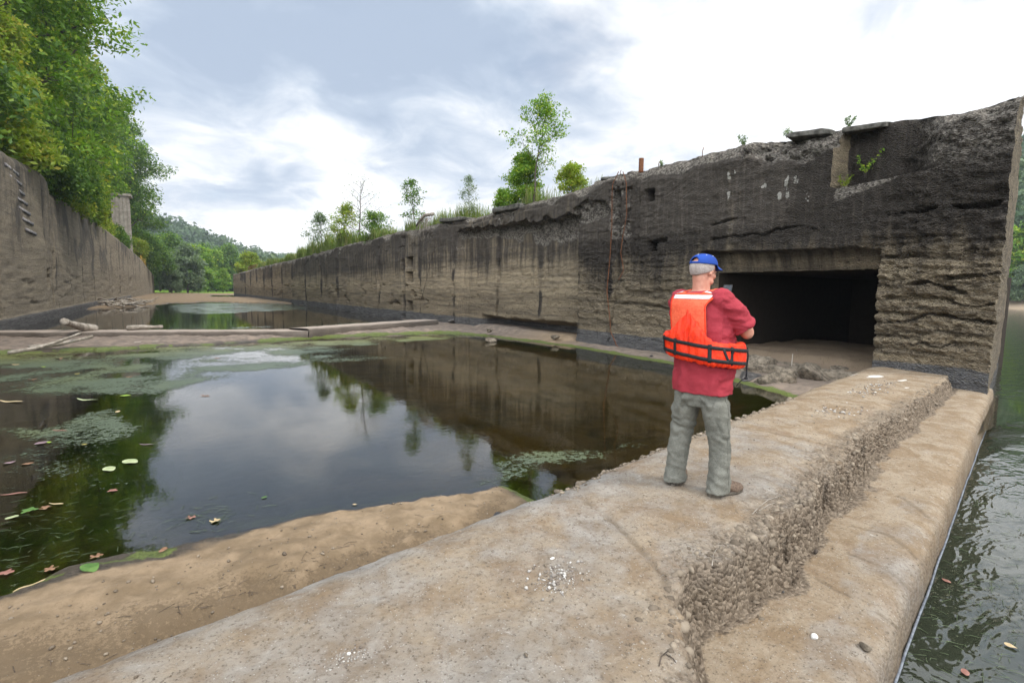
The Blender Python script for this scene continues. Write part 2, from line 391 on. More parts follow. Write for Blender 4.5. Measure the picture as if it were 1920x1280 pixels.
# small square holes
hl = 0*Y
for (px, py, a, b, dd) in ((1217, 366, .17, .17, .5), (1221, 461, .15, .15, .45)):
    y_, z_ = wy(px, py); hl = hl+hole(Y, Z, y_-a, y_+a, z_-b, z_+b, dd, .035)
y_, z_ = wy(1232, 452); hl = hl+hole(Y+.05*fbm(Y*6, Z*6, 3, 90), Z, y_-.35, y_+.05, z_-.06, z_+.06, .2, .04)
for py in (492, 520, 574):
    y_, z_ = wy(768, py); hl = hl+hole(Y, Z, y_-.42, y_+.42, z_-.28, z_+.28, .8, .08)
D += hl
# fissures seen on the wall (pixel polylines turned into wall metres)
def L(*pts): return [wy(*p) for p in pts]
for pts, wd, dp, jt in (
        (L((1862, 383), (1800, 390), (1720, 396), (1665, 402)), .055, .28, .05),
        (L((1870, 510), (1830, 517), (1775, 519)), .06, .3, .05), (L((1800, 548), (1740, 534), (1650, 540)), .055, .3, .08),
        (L((1600, 425), (1500, 428), (1400, 440), (1330, 447)), .05, .16, .07), (L((1400, 408), (1370, 412), (1330, 420)), .045, .2, .05),
        (L((1860, 600), (1760, 590), (1650, 606)), .05, .22, .1), (L((1250, 578), (1200, 572), (1160, 568), (1150, 558)), .07, .3, .06),
        (L((1155, 360), (1158, 480), (1142, 640)), .06, .26, .03), (L((1125, 360), (1120, 480), (1118, 660)), .02, .05, .02),
        (L((920, 400), (921, 520), (918, 600)), .14, .30, .06), (L((849, 420), (850, 600)), .12, .10, .02), (L((866, 420), (866, 600)), .10, .10, .02), (L((756, 440), (757, 620)), .34, .45, .02), (L((786, 440), (784, 600)), .12, .12, .02), (L((1000, 385), (1000, 440)), .05, .10, .02), (L((1083, 360), (1083, 660)), .05, .10, .02),
        (L((710, 450), (709, 590)), .22, .22, .06), (L((882, 510), (882, 556)), .05, .14, .03), (L((1700, 640), (1820, 655)), .05, .18, .1),
        (L((1040, 380), (1040, 440)), .03, .06, .01), (L((1650, 560), (1760, 556), (1860, 570)), .05, .2, .1), (L((1660, 490), (1750, 478), (1850, 470)), .045, .14, .1)):
    D += groove(Y, Z, pts, wd, dp, jt, int(abs(pts[0][0]*10)))
# wasp-holes low on the far stretch
wh_ = np.clip(fbm(Y*1.1, Z*3.5, 3, 95)-.62, 0, 1)*ss(Y, 22, 34)*ss(Z, .2, .6)*(1-ss(Z, 1.5, 2.0))
D += np.minimum(1.6*wh_, .25)
# far vertical bays
for yy in (46, 52, 59, 66, 73, 81, 89, 97, 105, 113, 121, 130): D += .16*(1-ss(np.abs(Y-yy), .06, .32))
# culvert recess and mouth
cy0, cy1 = wy(1645, 500)[0], wy(1310, 500)[0]
cz1 = interp(ys, [(cy0, 2.45), (cy1, 2.58)])[:, None]+.04*fbm(Y*1.5, Y*0, 3, 99)
rec = ss(Y, cy0-.03, cy0+.03)*(1-ss(Y, cy1-.02, cy1+.02))*(1-ss(Z, cz1-.03, cz1+.03))
D = D*(1-rec)+rec*(.30+.22*np.clip((cz1-Z)/.5, 0, 1)+.02*fbm(Y*5, Z*5, 4, 98))
my0, my1 = wy(1630, 560)[0], wy(1325, 560)[0]
mz1 = 2.04
D = np.clip(D, -.12, 2)
# skew of the river end: front face only
X = WX+D
# grading attributes
dark = interp(Z.ravel(), [(-1, -.1), (.4, -.06), (1.4, .04), (2.2, .28), (3.0, .76), (5.5, .98)]).reshape(Z.shape)
dark = dark-.30*ss(Y, 40, 90)+.15*(1-ss(Y, 5, 8))*ss(Z, 2, 3)-.15*(1-ss(Y, 4.4, 5))*(1-ss(Z, 1.8, 2.6))
dark = dark+.25*ss(np.minimum(Y-9, 14-Y), 0, 1)*ss(Z, 0.7, 2)
sidef = (1-nf)*ss(Y, wy(1563, 300)[0]-.05, wy(1563, 300)[0])*(1-ss(Y, wy(1563, 300)[0]+.01, wy(1563, 300)[0]+.04))*ss(Z, 3.85, 3.9); sf_ = ss(Z, 3.80, 3.86)*(np.abs(Y-wy(1563, 300)[0]) < .05); dark = dark*(1-sf_)-.15*sf_; broken = broken*(1-sf_)  # notch side face paled, the light it catches painted in
crg = ss(fbm(Y*.9, Z*1.3, 4, 58), .30, .55)*ss(Z, 3.6, 4.6)*ss(Y, 15, 19); broken = np.maximum(broken, .7*crg); D += crg*(.05+.06*fbm(Y*5, Z*6, 4, 59))
sb2 = hole(Y, Z, wy(1180, 400)[0], wy(1143, 400)[0], 3.2, 5.6, 1, .1)*ss(fbm(Y*2.6, Z*1.8, 4, 65), -.15, .15); broken = np.maximum(broken, sb2); D += sb2*(.05+.10*fbm(Y*6, Z*6, 4, 66))
white = 0*Z
def patch(px, py, ry, rz, amp, seed):
    global white
    amp = .62*amp if ry < .3 else .5*amp; rz = rz*1.25
    y_, z_ = wy(px, py); q = 1-((Y-y_)/ry)**2-((Z-z_)/rz)**2+1.5*fbm(Y*(9 if ry < .3 else 5), Z*4, 5, seed, .65)
    white = np.maximum(white, amp*ss(q, .2, .7))
patch(1365, 330, .06, .09, 1.5, 1); patch(1376, 326, .05, .09, 1.5, 8); patch(1363, 362, .06, .10, 1.5, 2); patch(1430, 348, .16, .06, 1.5, 3); patch(1468, 365, .20, .10, 1.5, 4); patch(1474, 345, .06, .14, 1.4, 7); patch(1515, 365, .07, .14, 1.5, 5); patch(1487, 335, .14, .14, 1.2, 6)
patch(1180, 700, .1, .1, 0, 1)
for i, (px, py) in enumerate(((905, 470), (830, 510), (860, 500), (700, 500), (740, 510), (640, 500), (600, 505), (560, 510), (985, 400), (1000, 500), (950, 505), (1290, 300), (1240, 315))):
    patch(px, py, .5 if px < 1100 else .12, .35, .75, 20+i)
white = np.maximum(white, .40*ss(Z, 2.0, 2.8)*(1-ss(Z, 4.3, 5.2))*ss(Y, 15, 20)); white = np.maximum(white, .36*ss(Z, 4.4, 5.0)*ss(fbm(Y*1.1, Y*0, 3, 88), .0, .4))
wet = (1-ss(Z, .02+.05*fbm(Y*1.2, Y*0, 3, 5)[:, :], .22))*(1-.4*rec)
wet = wet+0*Z
smo = np.clip(np.maximum(ss(Z, 2.8, 3.3)*ss(Y, 6, 7), .8*ss(Y, 14, 15)*ss(Z, .9, 1.6))*(1-brk)-broken, 0, 1)
attrs = dict(dark=dark, white=white, broken=broken, wet=wet, smooth=smo)
pjs = [0, 6.9, wy(1195, 500)[0], wy(1143, 500)[0], yg0, wy(1000, 500)[0], wy(920, 500)[0], wy(850, 500)[0], wy(786, 500)[0], wy(757, 500)[0], wy(710, 500)[0], 46, 52, 59, 66, 73, 81, 89, 97, 105, 113, 121, 130, 140]
pix = np.searchsorted(pjs, Y+.03*fbm(Y*0, Z*2, 3, 97)); rp_ = np.random.RandomState(8).uniform(-.24, .16, 40); rp_[4] = .12; rp_[5] = -.06
dark = dark+rp_[pix]; D2 = np.random.RandomState(9).uniform(-.02, .02, 40)[pix]*(Y > 14); X = X+D2
for k_, yj in enumerate(pjs[3:]):
    wj = .10+.008*max(0, yj-14); nj = ss(fbm(Y*0+k_*3.1, Z*1.1, 4, 98), -.6, .3); dj = np.abs(Y-yj+.03*fbm(Y*0+k_, Z*2, 3, 96))
    dark = dark+.9*(1-ss(dj, wj*.4, wj*1.4))*nj; white = np.maximum(white, .50*(1-ss(np.abs(dj-wj*2.6), wj*.5, wj*1.6))*nj*ss(Z, .8, 2)*(Y > 14.3))
pil_ = ss(Y, wy(790, 500)[0], wy(788, 500)[0])*(1-ss(Y, wy(762, 500)[0], wy(760, 500)[0])); dark = dark-.22*pil_
attrs['dark'] = dark; attrs['white'] = white
river_wall = empty('lock_wall', (WX, WY0, RIVER_Z))
tag(river_wall, 'dark stained concrete lock wall with the big square culvert mouth, right of the pool', 'wall', kind='thing')
off = np.array([WX, WY0, RIVER_Z])
D += .012*fbm(Y*9, Z*9, 4, 36)*(1-.6*ss(Y, 6, 7)*ss(Z, 3, 3.4))*(1-ss(Y, 16, 26)); X = WX+np.clip(D, -.12, 2)
Ym = .5*(Y[:-1, :-1]+Y[1:, 1:]); Zm = .5*(Z[:-1, :-1]+Z[1:, 1:])
keep = ~((Ym > my0) & (Ym < my1) & (Zm < mz1))
mesh('wall_face', np.stack([X, Y, Z], -1).reshape(-1, 3)-off, gridfaces(len(ys), nz, keep, flip=True), m_wall, river_wall, attrs=attrs)
# top, as a rough rubble strip 4.6 m wide, and the skewed river-end face
def skew(x): return WY0+(x-WX)*.212
WB = 21.5
tys = ys[::2]; us = np.concatenate([[0], np.linspace(.02, 1, 24)])
TY, TU = np.meshgrid(tys, us, indexing='ij')
tx0 = X[::2, -1][:, None]; TXX = tx0+(WB-tx0)*TU
TYY = np.where(TY < 12, WY0+(TY-WY0)*(1-(TXX-WX)*.212/(12-WY0))+(TXX-WX)*.212, TY)
TZ = topn[::2][:, None]+TU**.7*.12*np.clip(fbm(TXX*1.4, TYY*1.4, 5, 201)+.1, -1, 2)*ss(TU, 0, .1)-.02*TU
A1 = np.ones_like(TZ)
mesh('wall_top', np.stack([TXX, TYY, TZ], -1).reshape(-1, 3)-off, gridfaces(len(tys), len(us), flip=True), m_wall, river_wall,
     attrs=dict(dark=A1*.5, white=A1*.0, broken=A1*.7, wet=A1*0, smooth=A1*0))
ez = Z[0]; exs = np.linspace(0, 1, 60)
EZ, EX = np.meshgrid(ez, exs, indexing='ij')
x0e = X[0][:, None]; EXX = x0e+(WB-x0e)*EX
EYY = WY0+(EXX-WX)*.212-(x0e-WX)*.212*(1-EX)+.03*fbm(EXX*2, EZ*2, 5, 211)*ss(EX, 0, .05)
mesh('wall_end', np.stack([EXX, EYY, EZ], -1).reshape(-1, 3)-off, gridfaces(len(ez), len(exs)), m_wall, river_wall,
     attrs=dict(dark=0*EZ+.2, white=0*EZ, broken=0*EZ+.5, wet=1-ss(EZ, -.4, -.1), smooth=0*EZ))
# back and far end
bk = MB()
bk.add([[WB, WY0+(WB-WX)*.212, -2], [WB, 136, -2], [WB, 136, top[-1]], [WB, WY0+(WB-WX)*.212, top[0]]], np.array([[0, 1, 2, 3]]))
bk.add([[WX, 136, -2], [WB, 136, -2], [WB, 136, top[-1]], [WX, 136, top[-1]]], np.array([[0, 3, 2, 1]]))
bk.build('wall_back', m_wall, river_wall, smooth=False).location = -off
# culvert tunnel behind the mouth; its deep shade is put into a near-black colour
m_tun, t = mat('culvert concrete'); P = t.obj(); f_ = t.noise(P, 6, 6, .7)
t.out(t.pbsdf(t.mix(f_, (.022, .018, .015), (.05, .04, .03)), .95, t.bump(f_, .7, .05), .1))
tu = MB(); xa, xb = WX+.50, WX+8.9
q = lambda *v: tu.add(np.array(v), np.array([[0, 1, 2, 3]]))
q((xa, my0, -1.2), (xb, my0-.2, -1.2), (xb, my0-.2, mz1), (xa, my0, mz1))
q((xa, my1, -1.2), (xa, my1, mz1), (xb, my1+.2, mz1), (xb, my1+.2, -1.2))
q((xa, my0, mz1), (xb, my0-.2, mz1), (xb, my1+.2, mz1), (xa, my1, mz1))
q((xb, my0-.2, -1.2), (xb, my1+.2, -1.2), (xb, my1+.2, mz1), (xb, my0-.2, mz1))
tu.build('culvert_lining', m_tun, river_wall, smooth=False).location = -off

# ------------------------------------------------------------------ land wall (left)
def ly(px, py): p = gx(px, py, LX); return float(p[1]), float(p[2])
lys = spacing([(16, .08), (60, .12), (110, .3), (175, .6)]); nzl = 150
ltop = interp(lys, [(16, 7.1), (30, 7.15), (39.2, 7.78), (40.6, 7.7), (41.0, 6.98), (43, 7.0), (55, 7.7), (75, 7.6), (98, 7.4), (128, 6.9), (150, 5.7), (175, 4.7)])
ltop = ltop+.05*fbm(lys*.7, lys*0, 4, 301)
Yl, Sl = np.meshgrid(lys, np.linspace(0, 1, nzl), indexing='ij')
Zl = -1.2+Sl*(ltop[:, None]+1.2)
Dl = .05*fbm(Yl*.4, Zl*.6, 4, 302)+.02*fbm(Yl*3, Zl*3, 4, 303)
el = fbm(Yl*.35, Zl*2.6, 5, 304, .6)*(1-ss(Zl, 1.8, 4))*ss(Zl, .3, .6); Dl += .03*el+.08*np.clip(el-.3, 0, 1)
brl = np.clip(1-(ltop[:, None]-Zl)/.35, 0, 1); Dl += .18*brl**1.5
for pts, wd, dp, jt in (([ly(98, 380), ly(103, 590)], .22, .6, .02), ([ly(90, 380), ly(96, 520)], .12, .25, .05), ([ly(0, 420), ly(2, 620)], .2, .3, .02), ([ly(228, 470), ly(230, 560)], .4, .3, .03)):
    Dl += groove(Yl, Zl, pts, wd, dp, jt, 7)
for yy in (50, 60, 71, 83, 96, 109, 121, 135, 150): Dl += .045*(1-ss(np.abs(Yl-yy), .04, .12))
y_, z_ = ly(235, 526); Dl += hole(Yl+.2*fbm(Yl, Zl, 3, 9), Zl+.2*fbm(Yl, Zl, 3, 19), y_-1.0, y_+1.2, z_-.5, z_+.35, .6, .2)
y_, z_ = ly(92, 520); Dl += hole(Yl+.2*fbm(Yl, Zl, 3, 9), Zl+.2*fbm(Yl, Zl, 3, 19), y_-.3, y_+.3, z_-.6, z_+.6, .4, .1)
# the ladder of dark wall armour bars reads on the near panel; foot band slightly proud
foot = (1-ss(Zl, .02, .12))*(1-ss(Yl, 96, 98)); Dl = Dl*(1-foot*.7)-.16*foot*(1-ss(Yl, 96, 98))
pjl = np.array([22, 29.5, 34, 38.8, 41.5, 47, 53, 60, 71, 83, 96, 109, 121, 135, 150, 165]); pil = np.searchsorted(pjl, Yl); rl_ = np.random.RandomState(18).uniform(-.2, .2, 20)
for yj in pjl[3:]: Dl += .05*(1-ss(np.abs(Yl-yj), .03, .10))
darkl = -.08+rl_[pil]+.5*ss(fbm(Yl*.35, Zl*.25, 4, 321), .1, .5)*ss(Zl, 1, 3)+interp(Zl.ravel(), [(-1, 0), (1.5, .05), (3, .15), (4.5, .40), (8, .62)]).reshape(Zl.shape)-.25*ss(Yl, 60, 100)-.12*(1-ss(Yl, 38, 41))
whl = .34*ss(Zl, 2.5, 4)*(1-ss(Zl, 6.8, 7.5))
for k_, yj in enumerate(pjl[3:]):
    wj = .05+.006*(yj-38); dj = np.abs(Yl-yj+.04*fbm(Yl*0+k_, Zl*1.2, 3, 396)); nj = ss(fbm(Yl*0+k_*3.3, Zl*.7, 4, 398), -.7, .2)
    darkl = darkl+1.0*(1-ss(dj, wj*.5, wj*1.5))*nj; whl = np.maximum(whl, .5*(1-ss(np.abs(dj-wj*3), wj, wj*2.2))*nj*ss(Zl, 1, 2.5))
whl = np.maximum(whl, .46*ss(fbm(Yl*.6, Zl*.25, 4, 399), .05, .5)*ss(Zl, 1.5, 3))
land_wall = empty('lock_wall', (LX, 30, POOL_Z)); offl = np.array([LX, 30, POOL_Z])
tag(land_wall, 'tall pale concrete lock wall on the left, under the leafy trees', 'wall', kind='thing')
LDR = lambda y: 1.9*np.clip((y-60)/115, 0, None)
mesh('wall_face', np.stack([LX-Dl+LDR(Yl), Yl, Zl], -1).reshape(-1, 3)-offl, gridfaces(len(lys), nzl), m_wall_l, land_wall,
     attrs=dict(dark=darkl, white=whl, broken=brl*.3, wet=foot, smooth=ss(Zl, 3, 4)*.35))
lb = MB()
lb.add(np.stack([np.stack([LX-.18+LDR(lys), lys, ltop], -1), np.stack([LX-1.5+LDR(lys), lys, ltop], -1)], 1), gridfaces(len(lys), 2))
lb.add([[LX+1.9, 175, -2], [LX-3, 175, -2], [LX-3, 175, ltop[-1]], [LX+1.9, 175, ltop[-1]]], np.array([[0, 1, 2, 3]]))
lb.build('wall_top', m_wall_l, land_wall, smooth=False).location = -offl
# ------------------------------------------------------------------ weir slab (foreground)
m_weir, t = mat('worn weir concrete')
P = t.obj()
big = t.noise(P, 1.1, 6, .6, .3); med = t.noise(P, 5, 7, .65, .3); fine = t.noise(P, 38, 6, .75); grit = t.noise(P, 170, 3, .8)
edge = t.attr('edge').outputs['Fac']; sandm = t.attr('sandm').outputs['Fac']; damp = t.attr('damp').outputs['Fac']
grey = t.mix(t.ramp(med, .35, .65), (.295, .275, .245), (.165, .16, .155))
tan = t.mix(t.ramp(t.noise(P, 3.1, 7, .7, .6), .38, .62), (.215, .152, .092), (.30, .24, .17))
c = t.mix(t.ramp(t.math('ADD', t.math('MULTIPLY', sandm, .55), t.math('ADD', t.math('MULTIPLY', big, .6), t.math('MULTIPLY', med, .5))), .50, .86), grey, tan)
c = t.mix(t.ramp(t.noise(P, 2.2, 8, .78, .5), .53, .66, 0, .6), c, (.19, .13, .085))
c = t.mix(t.ramp(t.noise(P, 7.5, 7, .8, .8), .58, .68, 0, .7), c, (.15, .105, .07))
c = t.mix(t.ramp(t.noise(P, 11, 7, .8, .2), .60, .70, 0, .7), c, (.46, .43, .385))
spk = t.n('ShaderNodeTexVoronoi', {'Vector': P, 'Scale': 85.0}); spv = t.n('ShaderNodeSeparateColor', {0: spk.outputs['Color']}).outputs[0]
spm = t.math('MULTIPLY', t.ramp(spk.outputs['Distance'], .38, .22), t.ramp(spv, .78, .82)); c = t.mix(t.math('MULTIPLY', spm, .75), c, t.mix(t.ramp(spv, .9, .91), (.09, .075, .06), (.44, .41, .37)))
c = t.mix(t.ramp(fine, .53, .66, 0, .8), c, (.11, .085, .062))
c = t.mix(t.ramp(fine, .42, .28, 0, .5), c, (.46, .42, .36))
c = t.mix(t.ramp(grit, .55, .75, 0, .6), c, (.11, .085, .065))
agg = t.n('ShaderNodeTexVoronoi', {'Vector': P, 'Scale': 42.0})
ac = t.mix(t.n('ShaderNodeSeparateColor', {0: agg.outputs['Color']}).outputs[0], (.075, .055, .038), (.24, .19, .14))
c = t.mix(t.math('MULTIPLY', t.ramp(t.math('ADD', edge, t.math('MULTIPLY', t.math('SUBTRACT', fine, .5), .9)), .3, .75), .9), c, ac)
c = t.mix(t.math('MULTIPLY', damp, .6), c, (.10, .075, .05))
wh = t.attr('chalk').outputs['Fac']
c = t.mix(t.ramp(t.math('ADD', wh, t.math('MULTIPLY', t.math('SUBTRACT', fine, .5), 1.0)), .5, .8, 0, .8), c, (.62, .60, .56))
h = t.math('ADD', t.math('MULTIPLY', fine, 1.0), t.math('MULTIPLY', grit, .35))
h = t.math('ADD', h, t.math('MULTIPLY', t.math('MULTIPLY', t.math('SUBTRACT', .6, agg.outputs['Distance']), edge), 2.2))
h = t.math('ADD', h, t.math('MULTIPLY', med, 1.5)); h = t.math('ADD', h, t.math('MULTIPLY', spm, .5))
t.out(t.pbsdf(c, .9, t.bump(h, .8, .018), .2))

P_EDGE = [(-6, 2.25), (-2.5, 2.42), (-.5, 2.62), (.33, 2.73), (2.02, 3.01), (2.49, 3.06), (3.69, 3.31), (6.16, 3.75), (10.18, 4.5), (12.9, 4.95)]
R_EDGE = [(12.9, 3.55), (11.54, 3.25), (6.56, 2.45), (4.62, 2.01), (3.45, 1.76), (2.75, 1.68), (2.25, 1.70), (1.95, 1.50), (1.66, 1.28), (1.50, 1.05), (1.42, .6), (1.3, -1), (1.2, -3), (-6, -3)]
O_EDGE = [(-6, -3), (0.6, -1.2), (1.6, .35), (2.3, .80), (2.75, .94), (3.49, 1.09), (5.19, 1.42), (7.5, 1.88), (12.17, 2.78), (13.2, 2.98)]
xs = spacing([(-2.5, .03), (-.8, .014), (4.2, .016), (7, .03), (13.0, .045)])
yy = spacing([(-.6, .03), (.8, .013), (4.0, .016), (5.6, .03)])
X, Y = np.meshgrid(xs, yy, indexing='ij')
wob = .05*fbm(X*1.6, Y*1.6, 4, 401)+.03*fbm(X*6, Y*6, 4, 402)
sdt = sdpoly(X, Y, P_EDGE+R_EDGE)
dR = sdline(X, Y, R_EDGE)*np.where(sdt > 0, 1, -1)+wob*(1+.6*(1-ss(X, 5, 8)))
yP = np.interp(X, [p[0] for p in P_EDGE], [p[1] for p in P_EDGE]); dP = yP-Y+.4*wob
yO = np.interp(X, [p[0] for p in O_EDGE], [p[1] for p in O_EDGE]); dO = Y-yO+.18*wob
ledge = interp(X.ravel(), [(-3, -.36), (2.2, -.37), (6, -.36), (12.2, -.24)]).reshape(X.shape)+.006*fbm(X*2, Y*2, 4, 404)-.012*(1-ss(dO, .0, .35))
topz = .010*fbm(X*1.1, Y*1.1, 4, 405)+.003*fbm(X*9, Y*9, 3, 406)
# step between top and ledge: long worn slope near the camera, crisper further off
wid = interp(X.ravel(), [(-3, .55), (1.35, .42), (1.75, .22), (2.1, .09), (2.8, .075), (5, .075), (12, .08)]).reshape(X.shape)
s_ = ss(dR+(.04*fbm(X*5, Y*5, 5, 417, .6)+.02*np.abs(fbm(X*14, Y*14, 3, 418)))*(X > 1.7), -wid*.75, wid*.45)
s_ = np.clip(s_, 0, 1)**.8
H = ledge*(1-s_)+topz*s_
mid = 4*s_*(1-s_)
H += mid*(.05*fbm(X*7, Y*7, 4, 407)+.025*np.abs(fbm(X*16, Y*16, 3, 408))*(1-ss(X, 6, 9)))
# crumbled part of top by the step
crumb = ss(dR, -.1, .05)*(1-ss(dR, .10, .42+.2*fbm(X*2, Y*2, 3, 431)))*(1-ss(X, 8, 11))*ss(X, 1.9, 2.5)
H += crumb*(-.03+.018*fbm(X*9, Y*9, 4, 409))
H -= .02*ss(.8-dR, 0, .8)*s_
# pool side rounding
rp = np.clip((.38-dP)/.55, 0, 3); H -= .26*rp**2.2
# outer rounding then sheer face
ro = np.clip((.15-dO)/.15, 0, 1); H -= .055*ro**2.2
H = np.where(dO < 0.0, H+dO*9, H)
# joints across the slab
jt = 0*X
J = [[tuple(gz(a, b, 0)[:2]) for a, b in ((1045, 900), (1110, 945), (1160, 985), (1205, 1025), (1240, 1060), (1262, 1110))]]
J += [[tuple(gz(a, b, -.36)[:2]) for a, b in q_] for q_ in (((1625, 915), (1690, 930), (1740, 965)), ((1600, 985), (1660, 1000), (1715, 1035)), ((1590, 1035), (1650, 1055), (1700, 1085)), ((1530, 1080), (1600, 1120), (1680, 1155)))]
J += [[tuple(gz(a, b, 0)[:2]) for a, b in q_] for q_ in (((1380, 800), (1470, 815), (1560, 830)), ((1470, 745), (1560, 752), (1640, 762)))]
for i, pl in enumerate(J):
    d = sdline(X+.012*fbm(X*7, Y*7, 3, 411), Y+.02*fbm(X*5, Y*5, 3, 412), pl)
    k = (.014, .022) if i == 0 else (.008, .016)
    H -= k[0]*(1-ss(d, k[1]*.3, k[1])); jt = np.maximum(jt, (1-ss(d, .006, .028))*ss(fbm(X*4, Y*4, 3, 430), -.5, .1))
# scrape marks on the near slab and shallow pocks
H += .007*fbm(X*1.2+Y*1.0, (Y-X)*9, 3, 414)*(1-ss(np.hypot(X-1.35, Y-2.1), .3, .8))
H -= .012*np.clip(fbm(X*3.5, Y*3.5, 4, 415)-.45, 0, 1)
edgea = np.clip(mid*1.3+crumb*.6+.8*(1-ss(np.abs(dR+.08), .03, .10))*(X > 1.8), 0, 1)
edgea = np.maximum(edgea, ro*.5*(dO > -1)); edgea = np.maximum(edgea, .6*np.clip(1-dP/.25, 0, 1)*ss(X, 3.2, 4))
sandm = np.where(s_ < .4, .30+.9*ss(X, 1.2, 1.6)*(1-ss(X, 2.6, 4.2))*ss(dO, .25, .6)+.6*(1-ss(np.abs(dR+.22), .04, .16)), .30)+.25*(1-ss(X, 1.8, 3.2))*(s_ < .5)+.35*ss(X, 4, 7)-.25*ss(Y-X*.1, 2.3, 2.9)*(1-ss(X, 2.5, 4))
damp = np.clip((-.62-H)/.12, 0, 1)*.0+np.clip(1-(H+.66)/.14, 0, 1)+.75*jt*(H > -.5)
chalk = 0*X
for (px, py, r1) in ((1640, 705, .5), (1600, 698, .3), (1690, 712, .25), (1700, 726, .2)):
    g = gz(px, py, 0); q = 1-((X-g[0])/r1)**2-((Y-g[1])/(r1*.22))**2+.5*fbm(X*4, Y*4, 4, 420); chalk = np.maximum(chalk, 1.1*ss(q, .3, .8))
WGX, WGY, WGH = xs, yy, H.copy()
weir = mesh('weir_slab', np.stack([X, Y, H], -1).reshape(-1, 3), gridfaces(len(xs), len(yy), flip=True), m_weir,
            attrs=dict(edge=edgea, sandm=sandm, damp=np.clip(damp, 0, 1), chalk=chalk))
tag(weir, 'long worn concrete weir slab with a broken pebbly step, the man standing on it', 'weir')

# ------------------------------------------------------------------ lock floor: mud, sand, shores, far sand bar
def poly(*pp, z=POOL_Z): return [tuple(gz(a, b, z)[:2]) for a, b in pp]
POOL1 = [(-5.9, 4.0), (-3.6, 3.75), (-2.2, 3.8)]+poly((0, 1118), (130, 1060), (270, 1032), (400, 1003), (500, 985), (650, 958), (800, 937), (880, 926), (945, 915))+[(2.7, 3.22), (3.7, 3.42), (6.2, 3.88)]+[(9.3, 4.65), (9.9, 6.2)]+poly((1340, 700), (1260, 684), (1170, 668), (1100, 655), (1000, 641), (920, 631), (830, 624), (700, 628), (560, 636), (400, 646), (200, 655), (0, 664))+[(-5.9, 19)]
POOL2 = [(-5.9, 26.8), (-2, 25.6), (1, 24.6), (4.5, 24.0), (8, 25.3), (11.2, 27.5), (12.4, 32), (12.5, 50), (12.5, 66), (8, 72), (4, 76), (0, 70), (-1.2, 66), (-1.6, 60), (-3.3, 55), (-5.9, 52)]
POOL3 = [(5.5, 116), (12.5, 112), (30, 118), (30, 150), (8, 140)]
fx = spacing([(-6.6, .10), (-1.5, .03), (4, .035), (12.3, .08), (17, .1)])
fy = spacing([(2.0, .03), (5.2, .03), (9, .08), (22, .09), (30, .2), (80, .8), (175, 2)])
X, Y = np.meshgrid(fx, fy, indexing='ij')
wx = X+.10*fbm(X*1.3, Y*1.3, 4, 501); wy_ = Y+.10*fbm(X*1.3+5, Y*1.3, 4, 502)
big_w = ss(Y, 30, 60)
wx = wx+big_w*.8*fbm(X*.4, Y*.1, 4, 503); wy_ = wy_+big_w*4*fbm(X*.2, Y*.08, 4, 504)
d1 = sdpoly(wx, wy_, POOL1); d2 = sdpoly(wx, wy_, POOL2); d3 = sdpoly(wx, wy_, POOL3)
inw = np.maximum(np.maximum(d1, d2), d3)
depth = np.where(inw > 0, -np.minimum(inw*.22, .30), np.minimum(-inw*.16, .10))
H = POOL_Z+depth+.012*fbm(X*2, Y*2, 4, 505)
H += (inw < 0)*.02*fbm(X*4, Y*4, 4, 506)*ss(-inw, 0, .2)
# near sand berm: crest beyond the slab edge
yP = np.interp(X, [p[0] for p in P_EDGE], [p[1] for p in P_EDGE])
sdn = Y-yP                                    # distance from slab towards the pool
nearm = (1-ss(X, 2.35, 2.75))*(Y < 5.2)
shore = -d1                                   # >0 on land
crest = nearm*ss(shore, -.02, .16)
prof = -.43+.055*ss(shore, -.02, .14)+.045*ss(shore, .15, .7)
hollow = -.10*np.exp(-((sdn-.28)/.22)**2)
H = np.where(crest > .01, H*(1-crest)+crest*(prof+hollow+.018*fbm(X*2.2, Y*2.2, 4, 507)+.014*fbm(X*8, Y*8, 5, 508, .62)), H)
scar = nearm*1.3*np.clip(fbm(X*2.2, Y*2.2, 5, 509, .62)+.12, 0, 1)*(1-ss(np.abs(sdn-.42), .1, .42))*ss(shore, .12, .3)
H -= .05*scar; H += nearm*ss(shore, .05, .25)*(.012*fbm(X*7, Y*7, 5, 521, .6))
# sand inside the culvert mouth
cul = ss(X, 11.0, 12.2)*ss(Y, my0-.6, my0+.1)*(1-ss(Y, my1-.2, my1+.4))
H = np.where(cul > .01, np.maximum(H, -.62+ss(cul, 0, .5)*.12+cul*(.26+.10*ss(X, 12.2, 14)+.16*ss(X, 12.7, 13.1)+.05*fbm(X*1.5, Y*1.5, 4, 511))), H)
# dry shoulder by the undercut
shd = ss(X, 11.6, 12.3)*ss(Y, 13.8, 14.6)*(1-ss(Y, 21, 23)); H = np.where(shd > .01, np.maximum(H, -.6+shd*.44), H)
# mud shelf before the mitre sill
H = np.where((Y > 18.5) & (Y < 27) & (inw < 0), H+.03*fbm(X*1.5, Y*1.5, 4, 512)+.04, H)
ypx = np.where(X > 12.9, 4.95+(X-12.9)*.16, yP)
H = np.where(Y < ypx-.25, -1.3, H)
green = np.exp(-(np.minimum(-inw, 0)*0+inw-.15)**2/.3)*(inw > -.15)*((Y > 4.4)|(X > 2.6)|(X < -.3))
green = np.clip(green*(.55+.8*fbm(X*1.4, Y*1.4, 4, 515)), 0, 1)+.9*(1-ss(np.abs(inw+.0), .0, .45))*ss(X, 2.3, 2.9)*(inw > -.25)+.8*(1-ss(np.abs(inw-.3), .1, .7))*ss(X, 5, 8)*(Y < 24)
green = np.maximum(green, (X < -.05)*(inw > -.16)*(inw < .1)*ss(fbm(X*5, Y*5, 4, 517), -.3, .2)); green = np.clip(green, 0, 1)*(Y < 26)
